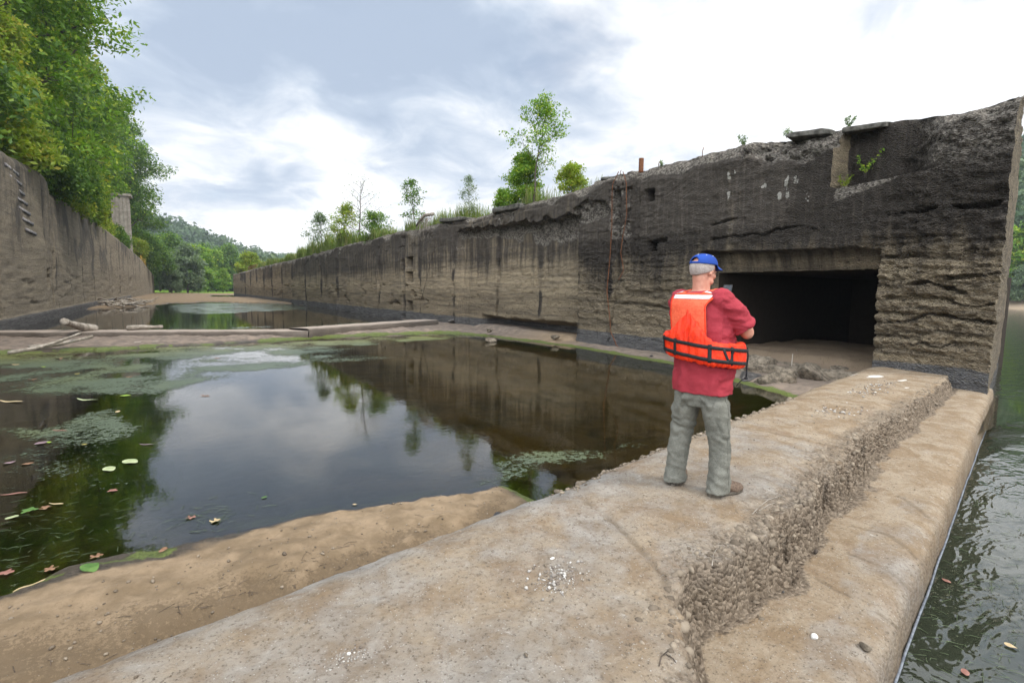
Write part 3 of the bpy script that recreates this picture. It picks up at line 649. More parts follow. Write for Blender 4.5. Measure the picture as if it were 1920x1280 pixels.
darkm = np.clip(scar*1.6, 0, 1)+nearm*.9*np.exp(-((sdn-.16)/.13)**2)*ss(fbm(X*2.4, Y*2.4, 4, 522), -.5, .4); darkm = np.clip(darkm+nearm*(1-ss(sdn+.30*fbm(X*1.5, Y*1.5, 4, 525), .15+.2*(1-ss(X, .3, 1.3)), .6+.75*(1-ss(X, .3, 1.3))))*(.5+.45*(1-ss(X, .2, 1.2))), 0, 1)  # brown grit, with shade painted into the hollow along the slab
ww_ = .19-.13*ss(X, .9, 1.7)+.13*(1-ss(X, -.2, .3)); wetm = (1-ss(-inw+.06*fbm(X*4, Y*4, 4, 516), ww_*.7, ww_))*nearm+(1-nearm)*(1-ss(-inw, 0, .35))
wetm = wetm+nearm*(1-ss(X, -.1, .5))*(1-ss(-inw+.08*fbm(X*5, Y*5, 4, 523), .08, .2))
silt = np.maximum(ss(Y, 14, 19)*(1-ss(Y, 27, 40)), ss(X, 8.3, 9.0)*(1-ss(Y, 13, 15))*(.9-.45*ss(X, 12.2, 12.8)))*(inw < .1); darkm = np.maximum(darkm, .55*ss(X, 12.4, 13.2)*(Y < 12))  # darkm beyond the mouth: culvert shade painted onto its sand
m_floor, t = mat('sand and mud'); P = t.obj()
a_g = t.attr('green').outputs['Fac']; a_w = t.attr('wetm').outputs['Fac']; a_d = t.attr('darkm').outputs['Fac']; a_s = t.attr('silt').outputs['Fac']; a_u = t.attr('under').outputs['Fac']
med = t.noise(P, 4, 7, .65); fine = t.noise(P, 60, 5, .8); big = t.noise(P, .8, 5, .6)
c = t.mix(t.ramp(med, .35, .65), (.15, .107, .064), (.25, .182, .115))
c = t.mix(t.ramp(fine, .55, .7, 0, .4), c, (.17, .12, .075))
c = t.mix(a_s, c, t.mix(t.ramp(med, .35, .65), (.20, .155, .12), (.11, .09, .075)))
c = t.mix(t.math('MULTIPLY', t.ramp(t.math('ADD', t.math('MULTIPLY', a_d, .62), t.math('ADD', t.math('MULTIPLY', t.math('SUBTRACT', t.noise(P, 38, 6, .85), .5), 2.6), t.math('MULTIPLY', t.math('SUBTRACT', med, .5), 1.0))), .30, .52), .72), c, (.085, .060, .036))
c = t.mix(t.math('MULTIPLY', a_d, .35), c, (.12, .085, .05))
c = t.mix(t.ramp(t.noise(P, 110, 3, .8), .60, .7, 0, .5), c, (.08, .06, .04))
c = t.mix(t.math('MULTIPLY', a_w, .94), c, t.mix(t.ramp(fine, .4, .6), (.022, .018, .014), (.065, .052, .04)))
bed = t.mix(t.ramp(t.n('ShaderNodeSeparateXYZ', {0: P}).outputs[0], 1.0, 4.5), t.mix(t.ramp(big, .35, .65), (.022, .032, .012), (.075, .065, .035)), t.mix(t.ramp(t.math('ADD', big, t.math('MULTIPLY', med, .5)), .5, .95), (.055, .055, .02), (.19, .135, .055)))
c = t.mix(a_u, c, bed)
c = t.mix(t.ramp(t.math('ADD', a_g, t.math('MULTIPLY', t.math('SUBTRACT', t.noise(P, 9, 7, .7), .5), 1.2)), .35, .75, 0, .9), c, t.mix(t.ramp(fine, .4, .6), (.045, .060, .012), (.12, .15, .035)))
t.out(t.pbsdf(c, t.ramp(a_w, 0, 1, .95, .45), t.bump(t.math('ADD', t.math('MULTIPLY', fine, .4), med), .6, .02), .25))
FGX, FGY, FGH = fx, fy, H.copy()
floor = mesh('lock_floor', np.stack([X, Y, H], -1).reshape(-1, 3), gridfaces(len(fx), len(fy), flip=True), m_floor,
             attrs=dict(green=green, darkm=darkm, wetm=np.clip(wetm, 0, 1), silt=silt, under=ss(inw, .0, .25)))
tag(floor, kind='structure'); floor.name = 'sand_and_mud'

# ------------------------------------------------------------------ water
def water(name, bump_s, tint, col, wave=(9, 22)):
    m, t = mat(name); P = t.obj()
    n = t.math('ADD', t.math('MULTIPLY', t.noise(t.scale(P, (1, 1, 1)), wave[0], 3, .5, .4), 1.0), t.math('MULTIPLY', t.noise(P, wave[1], 2, .5), .25))
    gust = t.ramp(t.noise(P, .5, 3, .5), .35, .65, .35, 1.0)
    nb = t.bump(t.math('MULTIPLY', n, gust), bump_s, .01)
    fr = t.n('ShaderNodeFresnel', {'IOR': 1.72, 'Normal': nb}).outputs[0]
    gl = t.n('ShaderNodeBsdfGlossy', {'Color': (1, 1, 1), 'Roughness': .015, 'Normal': nb}).outputs[0]
    return m, t, P, nb, fr, gl
m_pool, t, P, nb, fr, gl = water('pool water', .10, None, None)
tr = t.n('ShaderNodeBsdfTransparent', {'Color': (.58, .54, .36, 1)}).outputs[0]
t.out(t.n('ShaderNodeMixShader', {0: fr, 1: tr, 2: gl}).outputs[0])
wp = mesh('pool_water', [[-6.4, 2.2, 0], [12.9, 2.2, 0], [12.9, 175, 0], [-6.4, 175, 0]], [[0, 1, 2, 3]], m_pool, loc=(0, 0, POOL_Z)); tag(wp, kind='structure')
m_river, t = mat('river water'); P = t.obj()
n = t.math('ADD', t.noise(t.scale(P, (1, 2.2, 1)), 1.6, 3, .5, .6), t.math('MULTIPLY', t.noise(t.scale(P, (1, 1.6, 1)), 6, 2, .5, .3), .22))
nb = t.bump(n, .40, .05)
fr = t.n('ShaderNodeFresnel', {'IOR': 1.95, 'Normal': nb}).outputs[0]
gl = t.n('ShaderNodeBsdfGlossy', {'Color': (1, 1, 1), 'Roughness': .04, 'Normal': nb}).outputs[0]
df = t.n('ShaderNodeBsdfDiffuse', {'Color': (.022, .026, .016, 1)}).outputs[0]
t.out(t.n('ShaderNodeMixShader', {0: fr, 1: df, 2: gl}).outputs[0])
# river: everything on the river side of weir and wall, out to the far bank
rv = mesh('river_water', [[-40, -60, 0], [600, -60, 0], [600, 600, 0], [WB-.5, 600, 0], [WB-.5, 5.0, 0], [14, 4.0, 0], [11.5, 3.4, 0], [5.2, 2.2, 0], [1, 1.6, 0], [-40, 1.2, 0]], [[0, 1, 2, 3, 4, 5, 6, 7, 8, 9]], m_river, loc=(0, 0, RIVER_Z)); tag(rv, kind='structure')
# base land sheet to the horizon (below the waters)
m_land, t = mat('grassy land'); P = t.obj(); f_ = t.noise(P, .3, 8, .7)
t.out(t.pbsdf(t.mix(t.ramp(f_, .35, .65), (.07, .12, .025), (.15, .22, .045)), .95, None, .1))
ld = mesh('ground', [[-3000, -3000, -1.6], [3000, -3000, -1.6], [3000, 3000, -1.6], [-3000, 3000, -1.6]], [[0, 1, 2, 3]], m_land); tag(ld, kind='structure')
# ------------------------------------------------------------------ foliage
def leaf_mat(name, c1, c2, c3=None, trans=.35):
    m, t = mat(name)
    v = t.attr('v').outputs['Fac']; g = t.attr('g').outputs['Fac']
    c = t.mix(v, c1, c2)
    if c3: c = t.mix(t.ramp(g, .72, .95), c, c3)
    c = t.mix(t.ramp(t.noise(t.obj(), 1.7, 3, .6), .35, .65, 0, .35), c, tuple(x*.55 for x in c1))
    d = t.pbsdf(c, .55, None, .25)
    tr = t.n('ShaderNodeBsdfTranslucent', {'Color': t.mix(1.0, c, (1.5, 1.7, .7), 'MULTIPLY')}).outputs[0]
    t.out(t.n('ShaderNodeMixShader', {0: trans, 1: d, 2: tr}).outputs[0])
    return m
m_leaf = leaf_mat('fresh green leaves', (.06, .14, .02), (.25, .41, .045), (.42, .47, .06))
m_leafd = leaf_mat('deep green leaves', (.048, .11, .028), (.14, .24, .04), (.24, .33, .05))
m_leafy = leaf_mat('yellow green leaves', (.15, .24, .03), (.33, .39, .05), (.42, .36, .06))
m_leafp = leaf_mat('pale green leaves', (.10, .15, .085), (.20, .26, .16), (.26, .31, .2))
m_leaff = leaf_mat('far green leaves', (.038, .075, .034), (.075, .125, .048), (.12, .17, .065), .2)
m_grass = leaf_mat('grass blades', (.09, .15, .03), (.20, .25, .06), (.32, .28, .13))
m_bark, t = mat('bark'); P = t.obj()
t.out(t.pbsdf(t.mix(t.noise(t.scale(P, (4, 4, .8)), 3, 6, .7), (.05, .04, .032), (.17, .145, .12)), .95, t.bump(t.noise(t.scale(P, (5, 5, 1)), 4, 5, .7), .8, .03), .1))

def leaves(rs, C, n, spread, size, up=.5, cv=None, flat=.75):
    """n leaf quads around each centre in C"""
    C = np.repeat(np.asarray(C, float), n, axis=0); N = len(C)
    r = rs.normal(size=(N, 3)); r /= np.linalg.norm(r, axis=1)[:, None]; r *= (rs.rand(N, 1)**.5)*spread; r[:, 2] *= flat
    P = C+r
    nrm = rs.normal(size=(N, 3)); nrm[:, 2] += up*2; nrm /= np.linalg.norm(nrm, axis=1)[:, None]
    a = rs.normal(size=(N, 3)); a -= nrm*(a*nrm).sum(1)[:, None]; a /= np.linalg.norm(a, axis=1)[:, None]; b = np.cross(nrm, a)
    s = size*rs.uniform(.6, 1.35, (N, 1))
    V = np.stack([P-a*s, P-b*s*.5+nrm*s*.12, P+a*s, P+b*s*.5+nrm*s*.12], 1).reshape(-1, 3)
    F = np.arange(N*4).reshape(-1, 4)
    vv = np.repeat((rs.rand(N)*.45+(np.repeat(cv, n) if cv is not None else rs.rand(N))*.55), 4)
    return V, F, vv, np.repeat(rs.rand(N), 4)
def grow(rs, p, d, length, r, lvl, tubes, tips, nsub, wob=.25, grav=0.0, k=6):
    n = max(4, int(length/.6) if lvl < 2 else 4); n = min(n, 9); P = [np.array(p, float)]; d = np.array(d, float)
    for i in range(n):
        d = d+rs.normal(size=3)*wob*.5; d[2] += .06-grav; d /= np.linalg.norm(d); P.append(P[-1]+d*length/n)
    P = np.array(P); Rr = np.linspace(r, r*.35, n+1); tubes.append((P, Rr, k))
    if lvl <= 0:
        tips.append(P[-1]); tips.append(P[n//2]); return
    for j in range(nsub[0]):
        t_ = rs.uniform(.3, 1.0); i = min(n-1, int(t_*n)); q = P[i]
        a = rs.uniform(0, 2*math.pi); tang = P[i+1]-P[i]; tang /= np.linalg.norm(tang)
        s = np.array([math.cos(a), math.sin(a), rs.uniform(-.1, .5)]); s -= tang*(s@tang)*.6; s /= np.linalg.norm(s)
        grow(rs, q, tang*.55+s, length*rs.uniform(.42, .62), Rr[i]*.6, lvl-1, tubes, tips, nsub[1:], wob, grav, max(3, k-1))
    tips.append(P[-1])
def tree(name, seed, h, cr, tr, m=m_leaf, loc=(0, 0, 0), nleaf=30, lsize=.3, limbs=16, base=.22, lspread=1.1, shape=1.0, label=None, cat='tree', group=None, lean=(0, 0), crown_name='crown'):
    rs = np.random.RandomState(seed); tubes = []; tips = []
    n = 10; P = np.zeros((n+1, 3)); P[:, 2] = np.linspace(0, h*.93, n+1)
    P[:, :2] += np.cumsum(rs.normal(size=(n+1, 2))*h*.010, axis=0); P[0, :2] = 0
    P[:, 0] += lean[0]*(P[:, 2]/h)**1.5; P[:, 1] += lean[1]*(P[:, 2]/h)**1.5
    tubes.append((P, np.linspace(tr, tr*.2, n+1), 8))
    for i in range(limbs):
        t_ = base+(1-base)*((i+rs.rand())/limbs); z = t_*h*.93; j = min(n-1, int(t_*n)); f = t_*n-j
        q = P[j]*(1-f)+P[j+1]*f
        prof = (math.sin(math.pi*min(1, (t_-base)/(1-base)*.85+.22)))**.7*shape+(1-shape)*.8
        a = i*2.4+rs.uniform(-.4, .4); el = rs.uniform(.05, .5)+t_*.6
        d = np.array([math.cos(a)*math.cos(el), math.sin(a)*math.cos(el), math.sin(el)])
        grow(rs, q, d, cr*prof*rs.uniform(.75, 1.1), tr*.35*(1.1-t_*.6), 1, tubes, tips, [5, 3], .28, .03, 6)
    tips.append(P[-1])
    T = np.array(tips); 
    o = empty(name, loc, 0)
    mb = MB()
    for P_, R2, k in tubes: mb.tube(P_, R2, k, cap=False)
    mb.build('trunk', m_bark, o)
    T = np.repeat(T, 2, 0)+rs.normal(size=(len(T)*2, 3))*cr*.10
    V, F, v, g = leaves(rs, T, nleaf, lspread, lsize, .5, rs.rand(len(T)))
    mesh(crown_name, V, F, m, o, smooth=False, attrs=dict(v=v, g=g))
    if label: tag(o, label, cat, group)
    return o
def copy_thing(o, loc, rz=0, sc=1.0, label=None, sz=None):
    c = o.copy(); COL.objects.link(c); c.location = loc; c.rotation_euler = (0, 0, rz); c.scale = (sc, sc, sz or sc)
    if label: c['label'] = label
    for ch in list(o.children):
        d = ch.copy(); COL.objects.link(d); d.parent = c
        for g in list(ch.children):
            e = g.copy(); COL.objects.link(e); e.parent = d
    return c
# --- left bank: hillside with a line of tall trees leaning over the land wall
lx = np.concatenate([np.linspace(LX-1.2, -30, 30), np.linspace(-34, -160, 20)]); lyy = np.linspace(-10, 420, 90)
X, Y = np.meshgrid(lx, lyy, indexing='ij')
H = 6.9+(-X-7)*.42+.8*fbm(X*.08, Y*.08, 4, 601)-ss(Y, 178, 200)*ss(X, -40, -8)*7.6
H = np.where(X > LX-1.4, interp(Y.ravel(), [(16, 7.0), (40, 6.8), (175, 6.7), (178, 6), (200, -.3)]).reshape(X.shape), H)
m_soil, t = mat('leaf litter soil'); P = t.obj()
t.out(t.pbsdf(t.mix(t.noise(P, 1.2, 8, .75), (.03, .04, .015), (.09, .10, .04)), .95, t.bump(t.noise(P, 4, 6, .7), .8, .1), .1))
tag(mesh('hill', np.stack([X, Y, H], -1).reshape(-1, 3), gridfaces(len(lx), len(lyy)), m_soil), kind='structure')
protoA = tree('broadleaf_tree', 1, 21, 5.8, .34, m_leaf, (-9.2, 46, 7.2), 62, .175, 22, .10, 1.15, .75)
protoB = tree('broadleaf_tree', 2, 23, 6.2, .38, m_leafd, (-9.6, 57, 7.3), 62, .185, 22, .10, 1.2, .7)
protoC = tree('broadleaf_tree', 3, 17, 5.0, .26, m_leafy, (-8.8, 52, 7.3), 60, .20, 18, .08, 1.1, .8)
trees_left = [(-9.0, 46, 'A', 0, 1, 'tall bright green tree nearest on the left bank, leaning over the wall'), (-9.6, 57, 'B', 0, 1.05, 'tall deep green tree second along the left bank'), (-7.6, 40.5, 'C', 0, .62, 'low yellow green tree at the left picture edge above the wall')]
protoA.location = (-9.0, 46, 7.0); protoB.location = (-10.6, 57, 7.2); protoB.scale = (1.22,)*3; protoC.location = (-8.0, 39.0, 7.0); protoC.scale = (.62,)*3
tag(protoA, 'tall bright green tree nearest the camera on the left bank, crown over the wall', 'tree', 'trees on the left bank')
tag(protoB, 'tall dark green tree on the left bank, just beyond the nearest bright one', 'tree', 'trees on the left bank')
tag(protoC, 'low yellow green tree at the left picture edge, just above the wall', 'tree', 'trees on the left bank')
PR = dict(A=protoA, B=protoB, C=protoC)
tl = [(-12.5, 36, 'B', .9, 'dark tree at the far left edge, top cut off by the picture'), (-11, 67, 'A', 1.32, 'bright green tree in the row over the left wall, half way along it'),
      (-11.6, 76, 'C', 1.5, 'yellow green tree in the row over the left wall, beside the concrete tower'), (-13.6, 91, 'B', 1.35, 'dark green tree above the yellow railing on the left wall'),
      (-14.0, 108, 'A', 1.45, 'bright tree behind the yellow railing on the left bank'), (-9.6, 136, 'B', 1.38, 'dark tree on the left bank beyond the railing'),
      (-9.5, 147, 'A', 1.25, 'bright tree towards the far end of the left wall'), (-8.8, 160, 'B', .98, 'dark tree at the far end of the left wall'),
      (-8.0, 178, 'A', .85, 'last bright tree of the left bank, past the end of the wall'),
      (-17, 50, 'A', 1.15, 'big tree in the second row at the left, behind the nearest one'), (-17, 66, 'B', 1.2, 'big dark tree in the second row of the left bank'),
      (-18, 88, 'A', 1.2, 'big tree in the second row, half way along the left bank'), (-19, 118, 'B', 1.2, 'big dark second row tree beyond the railing'), (-19, 150, 'A', 1.05, 'second row tree high on the left bank near its end')]
for i, (x, y, k, s, lb) in enumerate(tl):
    hz_ = 7+max(0, (-x-9))*.40
    copy_thing(PR[k], (x, y, hz_ if y < 170 else 1.5), i*1.9+.4, s, lb)
# shrubs and vines along the wall's coping
bushA = tree('shrub', 11, 3.2, 2.4, .06, m_leafd, (-6.9, 43.5, 6.9), 60, .13, 18, .02, .75, .5, crown_name='foliage')
bushB = tree('shrub', 12, 2.8, 2.2, .05, m_leafy, (-6.9, 54, 7.4), 55, .13, 16, .02, .7, .5, crown_name='foliage')
tag(bushA, 'dark rounded shrub hanging over the left wall by the wide vertical joint', 'shrub', 'shrubs on the left wall')
tag(bushB, 'yellow green shrub spilling over the left wall just beyond the dark rounded one', 'shrub', 'shrubs on the left wall')
bl = [(-6.6, 46, 'a', 1.0, 'second dark shrub over the left wall, touching the rounded one'), (-6.9, 49.5, 'b', 1.1, 'yellow green shrub between the two nearest dark ones'), (-6.8, 58.5, 'a', 1.0, 'dark shrub on the left wall under the bright tree'),
      (-6.9, 63, 'b', 1.2, 'large yellow green shrub half way along the left wall'), (-6.9, 69, 'b', .9, 'small yellow green shrub short of the concrete tower'), (-8.2, 92, 'b', 1.0, 'yellow green shrub beyond the tower'),
      (-7.6, 104, 'a', .9, 'wide dark shrub past the yellow railing'), (-7.4, 114, 'a', .9, 'tall dark shrub over the far third of the left wall'), (-5.9, 134, 'b', 1.2, 'bright shrub over the far third of the left wall'),
      (-5.2, 150, 'a', 1.9, 'dark shrub nearly at the end of the left wall'), (-4.9, 165, 'a', 2.0, 'dark shrub hanging over the end of the left wall'), (-7.6, 36.5, 'b', 1.2, 'yellow green shrub at the left picture edge, over the wall top'), (-8.2, 33.5, 'a', 1.3, 'dark shrub at the very left picture edge')]
for i, (x, y, k, s, lb) in enumerate(bl): copy_thing(dict(a=bushA, b=bushB)[k], (x, y, 7.0 if y < 44 else 7.25-ss(y, 128, 175)*2.4), i*1.3, s, lb)

# --- trees beyond the lock, on the grassy point
midA = tree('broadleaf_tree', 21, 15, 5.2, .3, m_leaf, (0, 0, 0), 34, .42, 16, .05, 1.5, .6)
midB = tree('broadleaf_tree', 22, 16, 5.6, .3, m_leafd, (0, 0, 0), 34, .42, 16, .05, 1.5, .6)
midP = tree('willow_tree', 23, 13, 5.5, .3, m_leafp, (0, 0, 0), 36, .40, 16, .04, 1.4, .5)
mid = [(midA, 372, 205, 1.0, 'bright round tree beyond the lock, right behind the pale willow'), (midB, 318, 190, 1.0, 'dark tree beyond the lock, next to the end of the left wall'), (midP, 352, 175, .95, 'pale silvery willow standing beyond the lock on the grass')]
cpy = [(midP, 322, 170, .55, 'small pale willow bush beside the end of the left wall'), (midA, 405, 215, .95, 'bright tree beyond the lock, right of the pale willow'), (midB, 395, 235, 1.05, 'taller dark tree behind the bright ones beyond the lock'),
       (midB, 425, 220, 1.0, 'dark tree beyond the lock, close to the end of the right wall'), (midA, 440, 230, .9, 'bright tree just left of the right wall end'), (midB, 340, 240, 1.05, 'tall dark tree rising behind the pale willow'),
       (midA, 365, 250, 1.2, 'tall bright tree in the back row beyond the lock'), (midB, 412, 262, 1.1, 'tall dark tree in the back row, left of the right wall end'), (midA, 390, 200, .55, 'low bright bush tree on the grass beyond the lock'),
       (midB, 455, 250, .9, 'dark tree showing over the end of the right wall'), (midA, 480, 262, .9, 'bright tree showing over the right wall behind the rusty railing'), (midB, 505, 270, .8, 'dark tree low over the right wall, right of the railing'),
       (midB, 300, 215, 1.1, 'tall dark tree just above the end of the left wall'), (midA, 418, 196, .5, 'low bright bush tree nearest the end of the right wall'), (midB, 372, 188, .45, 'low dark bush on the grass in front of the willow')]
def base_at(px, r, z=-.3):
    p = at_range(px, 540, r); return (float(p[0]), float(p[1]), z)
for o, px, r, s, lb in mid: o.location = base_at(px, r); o.scale = (s,)*3; tag(o, lb, 'tree', 'trees beyond the lock')
for i, (o, px, r, s, lb) in enumerate(cpy): copy_thing(o, base_at(px, r), i*2.1, s, lb)
pt = tree('young_tree', 25, 5.5, 2.6, .10, m_leafy, tuple(float(v) for v in base_at(470, 128, 3.0)), 34, .22, 14, .05, .8, .6, label='bright yellow green young tree on the right wall behind the rusty railing', cat='tree')
# grassy flat
gx_ = np.linspace(-60, 120, 80); gy_ = np.concatenate([np.linspace(128, 190, 60), np.linspace(195, 420, 30)])
X, Y = np.meshgrid(gx_, gy_, indexing='ij')
H = -1.7+1.35*ss(Y-X*.25+3*fbm(X*.05, Y*.05, 3, 611), 152, 160)+.3*ss(Y, 165, 300)
H = np.where(X > 20, H*0-1.7+ss(X-Y*.0, 60, 59)*0+1.35*ss(Y, 196, 204), H)
m_gr2, t = mat('river grass'); P = t.obj()
t.out(t.pbsdf(t.mix(t.ramp(t.noise(P, .35, 6, .7), .35, .65), (.13, .24, .03), (.22, .34, .05)), .95, t.bump(t.noise(P, 3, 5, .7), 1, .2), .1))
tag(mesh('grass_flat', np.stack([X, Y, H], -1).reshape(-1, 3), gridfaces(len(gx_), len(gy_), flip=True), m_gr2), kind='structure')
# --- far wooded hill: one mass
def forest(name, X, Y, H, rs, n, cs, ls, nl, m, sel=None):
    fi = rs.rand(n)*(X.shape[0]-1); fj = rs.rand(n)*(X.shape[1]-1); i = fi.astype(int); j = fj.astype(int); u = fi-i; v = fj-j
    def bl_(A): return A[i, j]*(1-u)*(1-v)+A[i+1, j]*u*(1-v)+A[i, j+1]*(1-u)*v+A[i+1, j+1]*u*v
    C = np.stack([bl_(X), bl_(Y), bl_(H)], 1); 
    if sel is not None: C = C[sel(C)]
    n = len(C); R3 = rs.uniform(.7, 1.35, n)*cs; C[:, 2] += R3*rs.uniform(.8, 1.6, n)
    N = n*nl; Cc = np.repeat(C, nl, 0); RR = np.repeat(R3, nl)[:, None]
    d = rs.normal(size=(N, 3)); d[:, 2] = np.abs(d[:, 2])*1.0-.35; d /= np.linalg.norm(d, axis=1)[:, None]
    lump = 1+.25*np.sin(d[:, :1]*5+Cc[:, :1])*np.cos(d[:, 1:2]*6+Cc[:, 1:2]); P = Cc+d*RR*lump*rs.uniform(.75, 1.05, (N, 1))
    nrm = d+rs.normal(size=(N, 3))*.55; nrm /= np.linalg.norm(nrm, axis=1)[:, None]
    a = rs.normal(size=(N, 3)); a -= nrm*(a*nrm).sum(1)[:, None]; a /= np.linalg.norm(a, axis=1)[:, None]; b = np.cross(nrm, a); s = ls*rs.uniform(.6, 1.4, (N, 1))
    V = np.stack([P-a*s, P-b*s*.7, P+a*s, P+b*s*.7], 1).reshape(-1, 3)
    vv = np.repeat(np.repeat(rs.rand(n), nl)*.7+rs.rand(N)*.3, 4)
    return tag(mesh(name, V, np.arange(N*4).reshape(-1, 4), m, smooth=False, attrs=dict(v=vv, g=np.repeat(np.repeat(rs.rand(n), nl), 4))), kind='stuff')
hx = np.linspace(-420, 420, 90); hy = np.linspace(250, 1000, 60)
X, Y = np.meshgrid(hx, hy, indexing='ij')
def hillh(X, Y):
    # ridge falls from left to right
    az = np.degrees(np.arctan2(X, Y)); el = np.interp(az, [-30, -8, -2.0, 1.0, 3.3, 5.6, 8, 11, 20, 30], [14, 9.5, 6.5, 5.8, 4.8, 4.0, 3.2, 3.0, 2.6, 2.4])
    d = np.hypot(X, Y); ridge = 560*np.tan(np.radians(el))
    return -2+ridge*ss(d, 270, 580)+7*fbm(X*.012, Y*.012, 4, 621)*ss(d, 300, 420)-14*ss(d, 330, 520)
H = hillh(X, Y)
tag(mesh('far_hill', np.stack([X, Y, H], -1).reshape(-1, 3), gridfaces(len(hx), len(hy), flip=True), m_soil), kind='structure')
rs = np.random.RandomState(5)
forest('far_forest', X, Y, H, rs, 16000, 6.5, 1.7, 46, m_leaff, lambda C: (np.hypot(C[:, 0], C[:, 1]) < 620) & (np.abs(np.degrees(np.arctan2(C[:, 0], C[:, 1]))-4) < 17))
# --- far bank of the river on the right
qx = np.linspace(118, 330, 50); qy = np.linspace(-120, 170, 70)
X, Y = np.meshgrid(qx, qy, indexing='ij')
H = -1.2+2.2*ss(X+3*fbm(X*.05, Y*.05, 3, 631), 121, 133)+(X-135).clip(0)*.32
m_bank, t = mat('sandy bank'); P = t.obj()
t.out(t.pbsdf(t.mix(t.ramp(t.n('ShaderNodeSeparateXYZ', {0: P}).outputs[2], .4, 1.2), (.26, .20, .14), (.05, .07, .025)), .95, None, .1))
tag(mesh('far_bank', np.stack([X, Y, H], -1).reshape(-1, 3), gridfaces(len(qx), len(qy), flip=True), m_bank), kind='structure')
forest('bank_forest', X, Y, H, np.random.RandomState(6), 1500, 5.0, .85, 110, m_leaff, lambda C: C[:, 0] > 150)
bt = [(midA, 133, 31, .9, 'bright green tree by the water on the far river bank, nearest the wall end'), (midB, 136, 24, 1.1, 'dark tree on the far river bank at the right picture edge'), (midA, 140, 40, 1.2, 'tall tree on the far river bank half hidden by the wall end'),
      (midB, 139, 50, 1.2, 'dark tree on the far river bank behind the wall'), (midA, 137, 14, 1.1, 'bright tree on the far river bank beyond the right picture edge'), (midP, 130, 27, .45, 'low pale bush at the water on the far river bank')]
for i, (o, x, y, s, lb) in enumerate(bt): copy_thing(o, (x, y, .6), i*1.7, s, lb)['group'] = 'trees on the far river bank'
# --- self-sown plants along the right wall's top
def topz(y): return float(interp(np.array([y]), TOP)[0])
def ontop(px, py, x=12.75, dz=-.03):
    p = gx(px, py, x); y = float(p[1]); return (x, y, topz(y)+dz)
def sapling(px, py, toppx, seed, cr, m, nleaf, ls, limbs, label, base=.2, spread=.25, x=12.75, tr=.03, name='sapling', cat='tree', shape=.6, lean=(0, 0)):
    p = ontop(px, py, x); r = math.hypot(p[0], p[1]); q = at_range(toppx[0], toppx[1], r); h = float(q[2]-p[2])
    return tree(name, seed, max(h, .3), cr, tr, m, p, nleaf, ls, limbs, base, spread, shape, label, cat, None, lean)
sapling(1000, 372, (1040, 198), 31, 1.35, m_leaf, 9, .055, 15, 'tallest leafy sapling on the right wall top, airy crown against the sky', .38, .22, tr=.045, lean=(.25, -.75))
sapling(985, 375, (985, 292), 32, .85, m_leaf, 30, .05, 18, 'dense bright green bush at the foot of the tallest sapling', .0, .24, tr=.02, name='bush', cat='bush')
sapling(1072, 352, (1075, 316), 33, .62, m_leafy, 18, .045, 14, 'small bright green bush on the wall top right of the tallest sapling', .0, .2, tr=.012, name='bush', cat='bush')
sapling(945, 385, (950, 360), 34, .5, m_leaf, 20, .04, 10, 'low weedy green bush on the wall top left of the tallest sapling', .0, .2, tr=.01, name='bush', cat='bush')
sapling(882, 400, (882, 328), 35, .55, m_leafp, 4, .04, 16, 'thin grey twiggy shrub on the wall top, left of the dense bush', .1, .2, tr=.018, name='shrub', cat='shrub')
sapling(778, 428, (782, 338), 36, .95, m_leafd, 5, .07, 12, 'slender dark sapling alone on the wall top, above the hanging roots', .1, .22, tr=.035)
sapling(672, 450, (668, 332), 37, 2.4, m_leafd, 1, .05, 20, 'bare grey branching tree on the right wall top, nearly leafless', .12, .25, tr=.07, name='bare_tree')
sapling(645, 455, (640, 385), 38, 1.5, m_leafy, 8, .09, 16, 'yellow green leafy young tree left of the bare grey one', .05, .35, tr=.05)
sapling(603, 468, (600, 402), 39, 1.6, m_leafp, 6, .09, 16, 'pale thin leafed young tree, farthest left of those on the right wall', .1, .35, tr=.05)
sapling(700, 445, (705, 405), 40, 1.3, m_leafd, 7, .08, 14, 'low tangled shrub right of the bare grey tree', .02, .3, tr=.03, name='shrub', cat='shrub')
sapling(566, 480, (560, 435), 41, .9, m_leaf, 0, .07, 9, 'leafless dead stem on the right wall top, above its far stretch', .2, .3, tr=.03, name='bare_tree') if False else None
# weeds
def weed(px, py, h, n, seed, m, label, x=None, p=None, ls=.03, name='weed'):
    rs = np.random.RandomState(seed); p = p if p is not None else ontop(px, py, x or 12.5, -.02)
    mb = MB(); V_ = []; 
    C = []
    for i in range(n):
        a = rs.uniform(0, 6.28); l = h*rs.uniform(.5, 1); d = np.array([math.cos(a)*.35, math.sin(a)*.35, 1.]); d /= np.linalg.norm(d)
        P_ = np.array([d*l*s_+np.array([math.cos(a), math.sin(a), 0])*.15*l*s_*s_ for s_ in np.linspace(0, 1, 5)]); mb.tube(P_, np.linspace(.004, .0015, 5), 3, cap=False)
        for s_ in np.linspace(.3, 1, 7): C.append(P_[0]*(1-s_)+P_[-1]*s_)
    o = empty(name, p); mb.build('stem', m_bark, o)
    V, F, v, g = leaves(rs, np.array(C), 3, .05, ls); mesh('foliage', V, F, m, o, smooth=False, attrs=dict(v=v, g=g))
    return tag(o, label, 'weed')
weed(1395, 262, .35, 7, 51, m_leafp, 'wispy pale weed on the wall top above the lime stains')
weed(1475, 250, .30, 5, 52, m_leafp, 'thin weed beside the left loose slab on the wall top')
weed(1592, 228, .30, 5, 53, m_leafp, 'small weed between the two loose slabs on the wall top')
pn = gx(1622, 330, WX+.42); weed(0, 0, .62, 5, 54, m_leaf, 'tall green weed growing inside the notch near the wall top', p=tuple(pn), ls=.035)
weed(1240, 308, .2, 4, 55, m_leafp, 'tiny weed right of the rusty pipe stub')
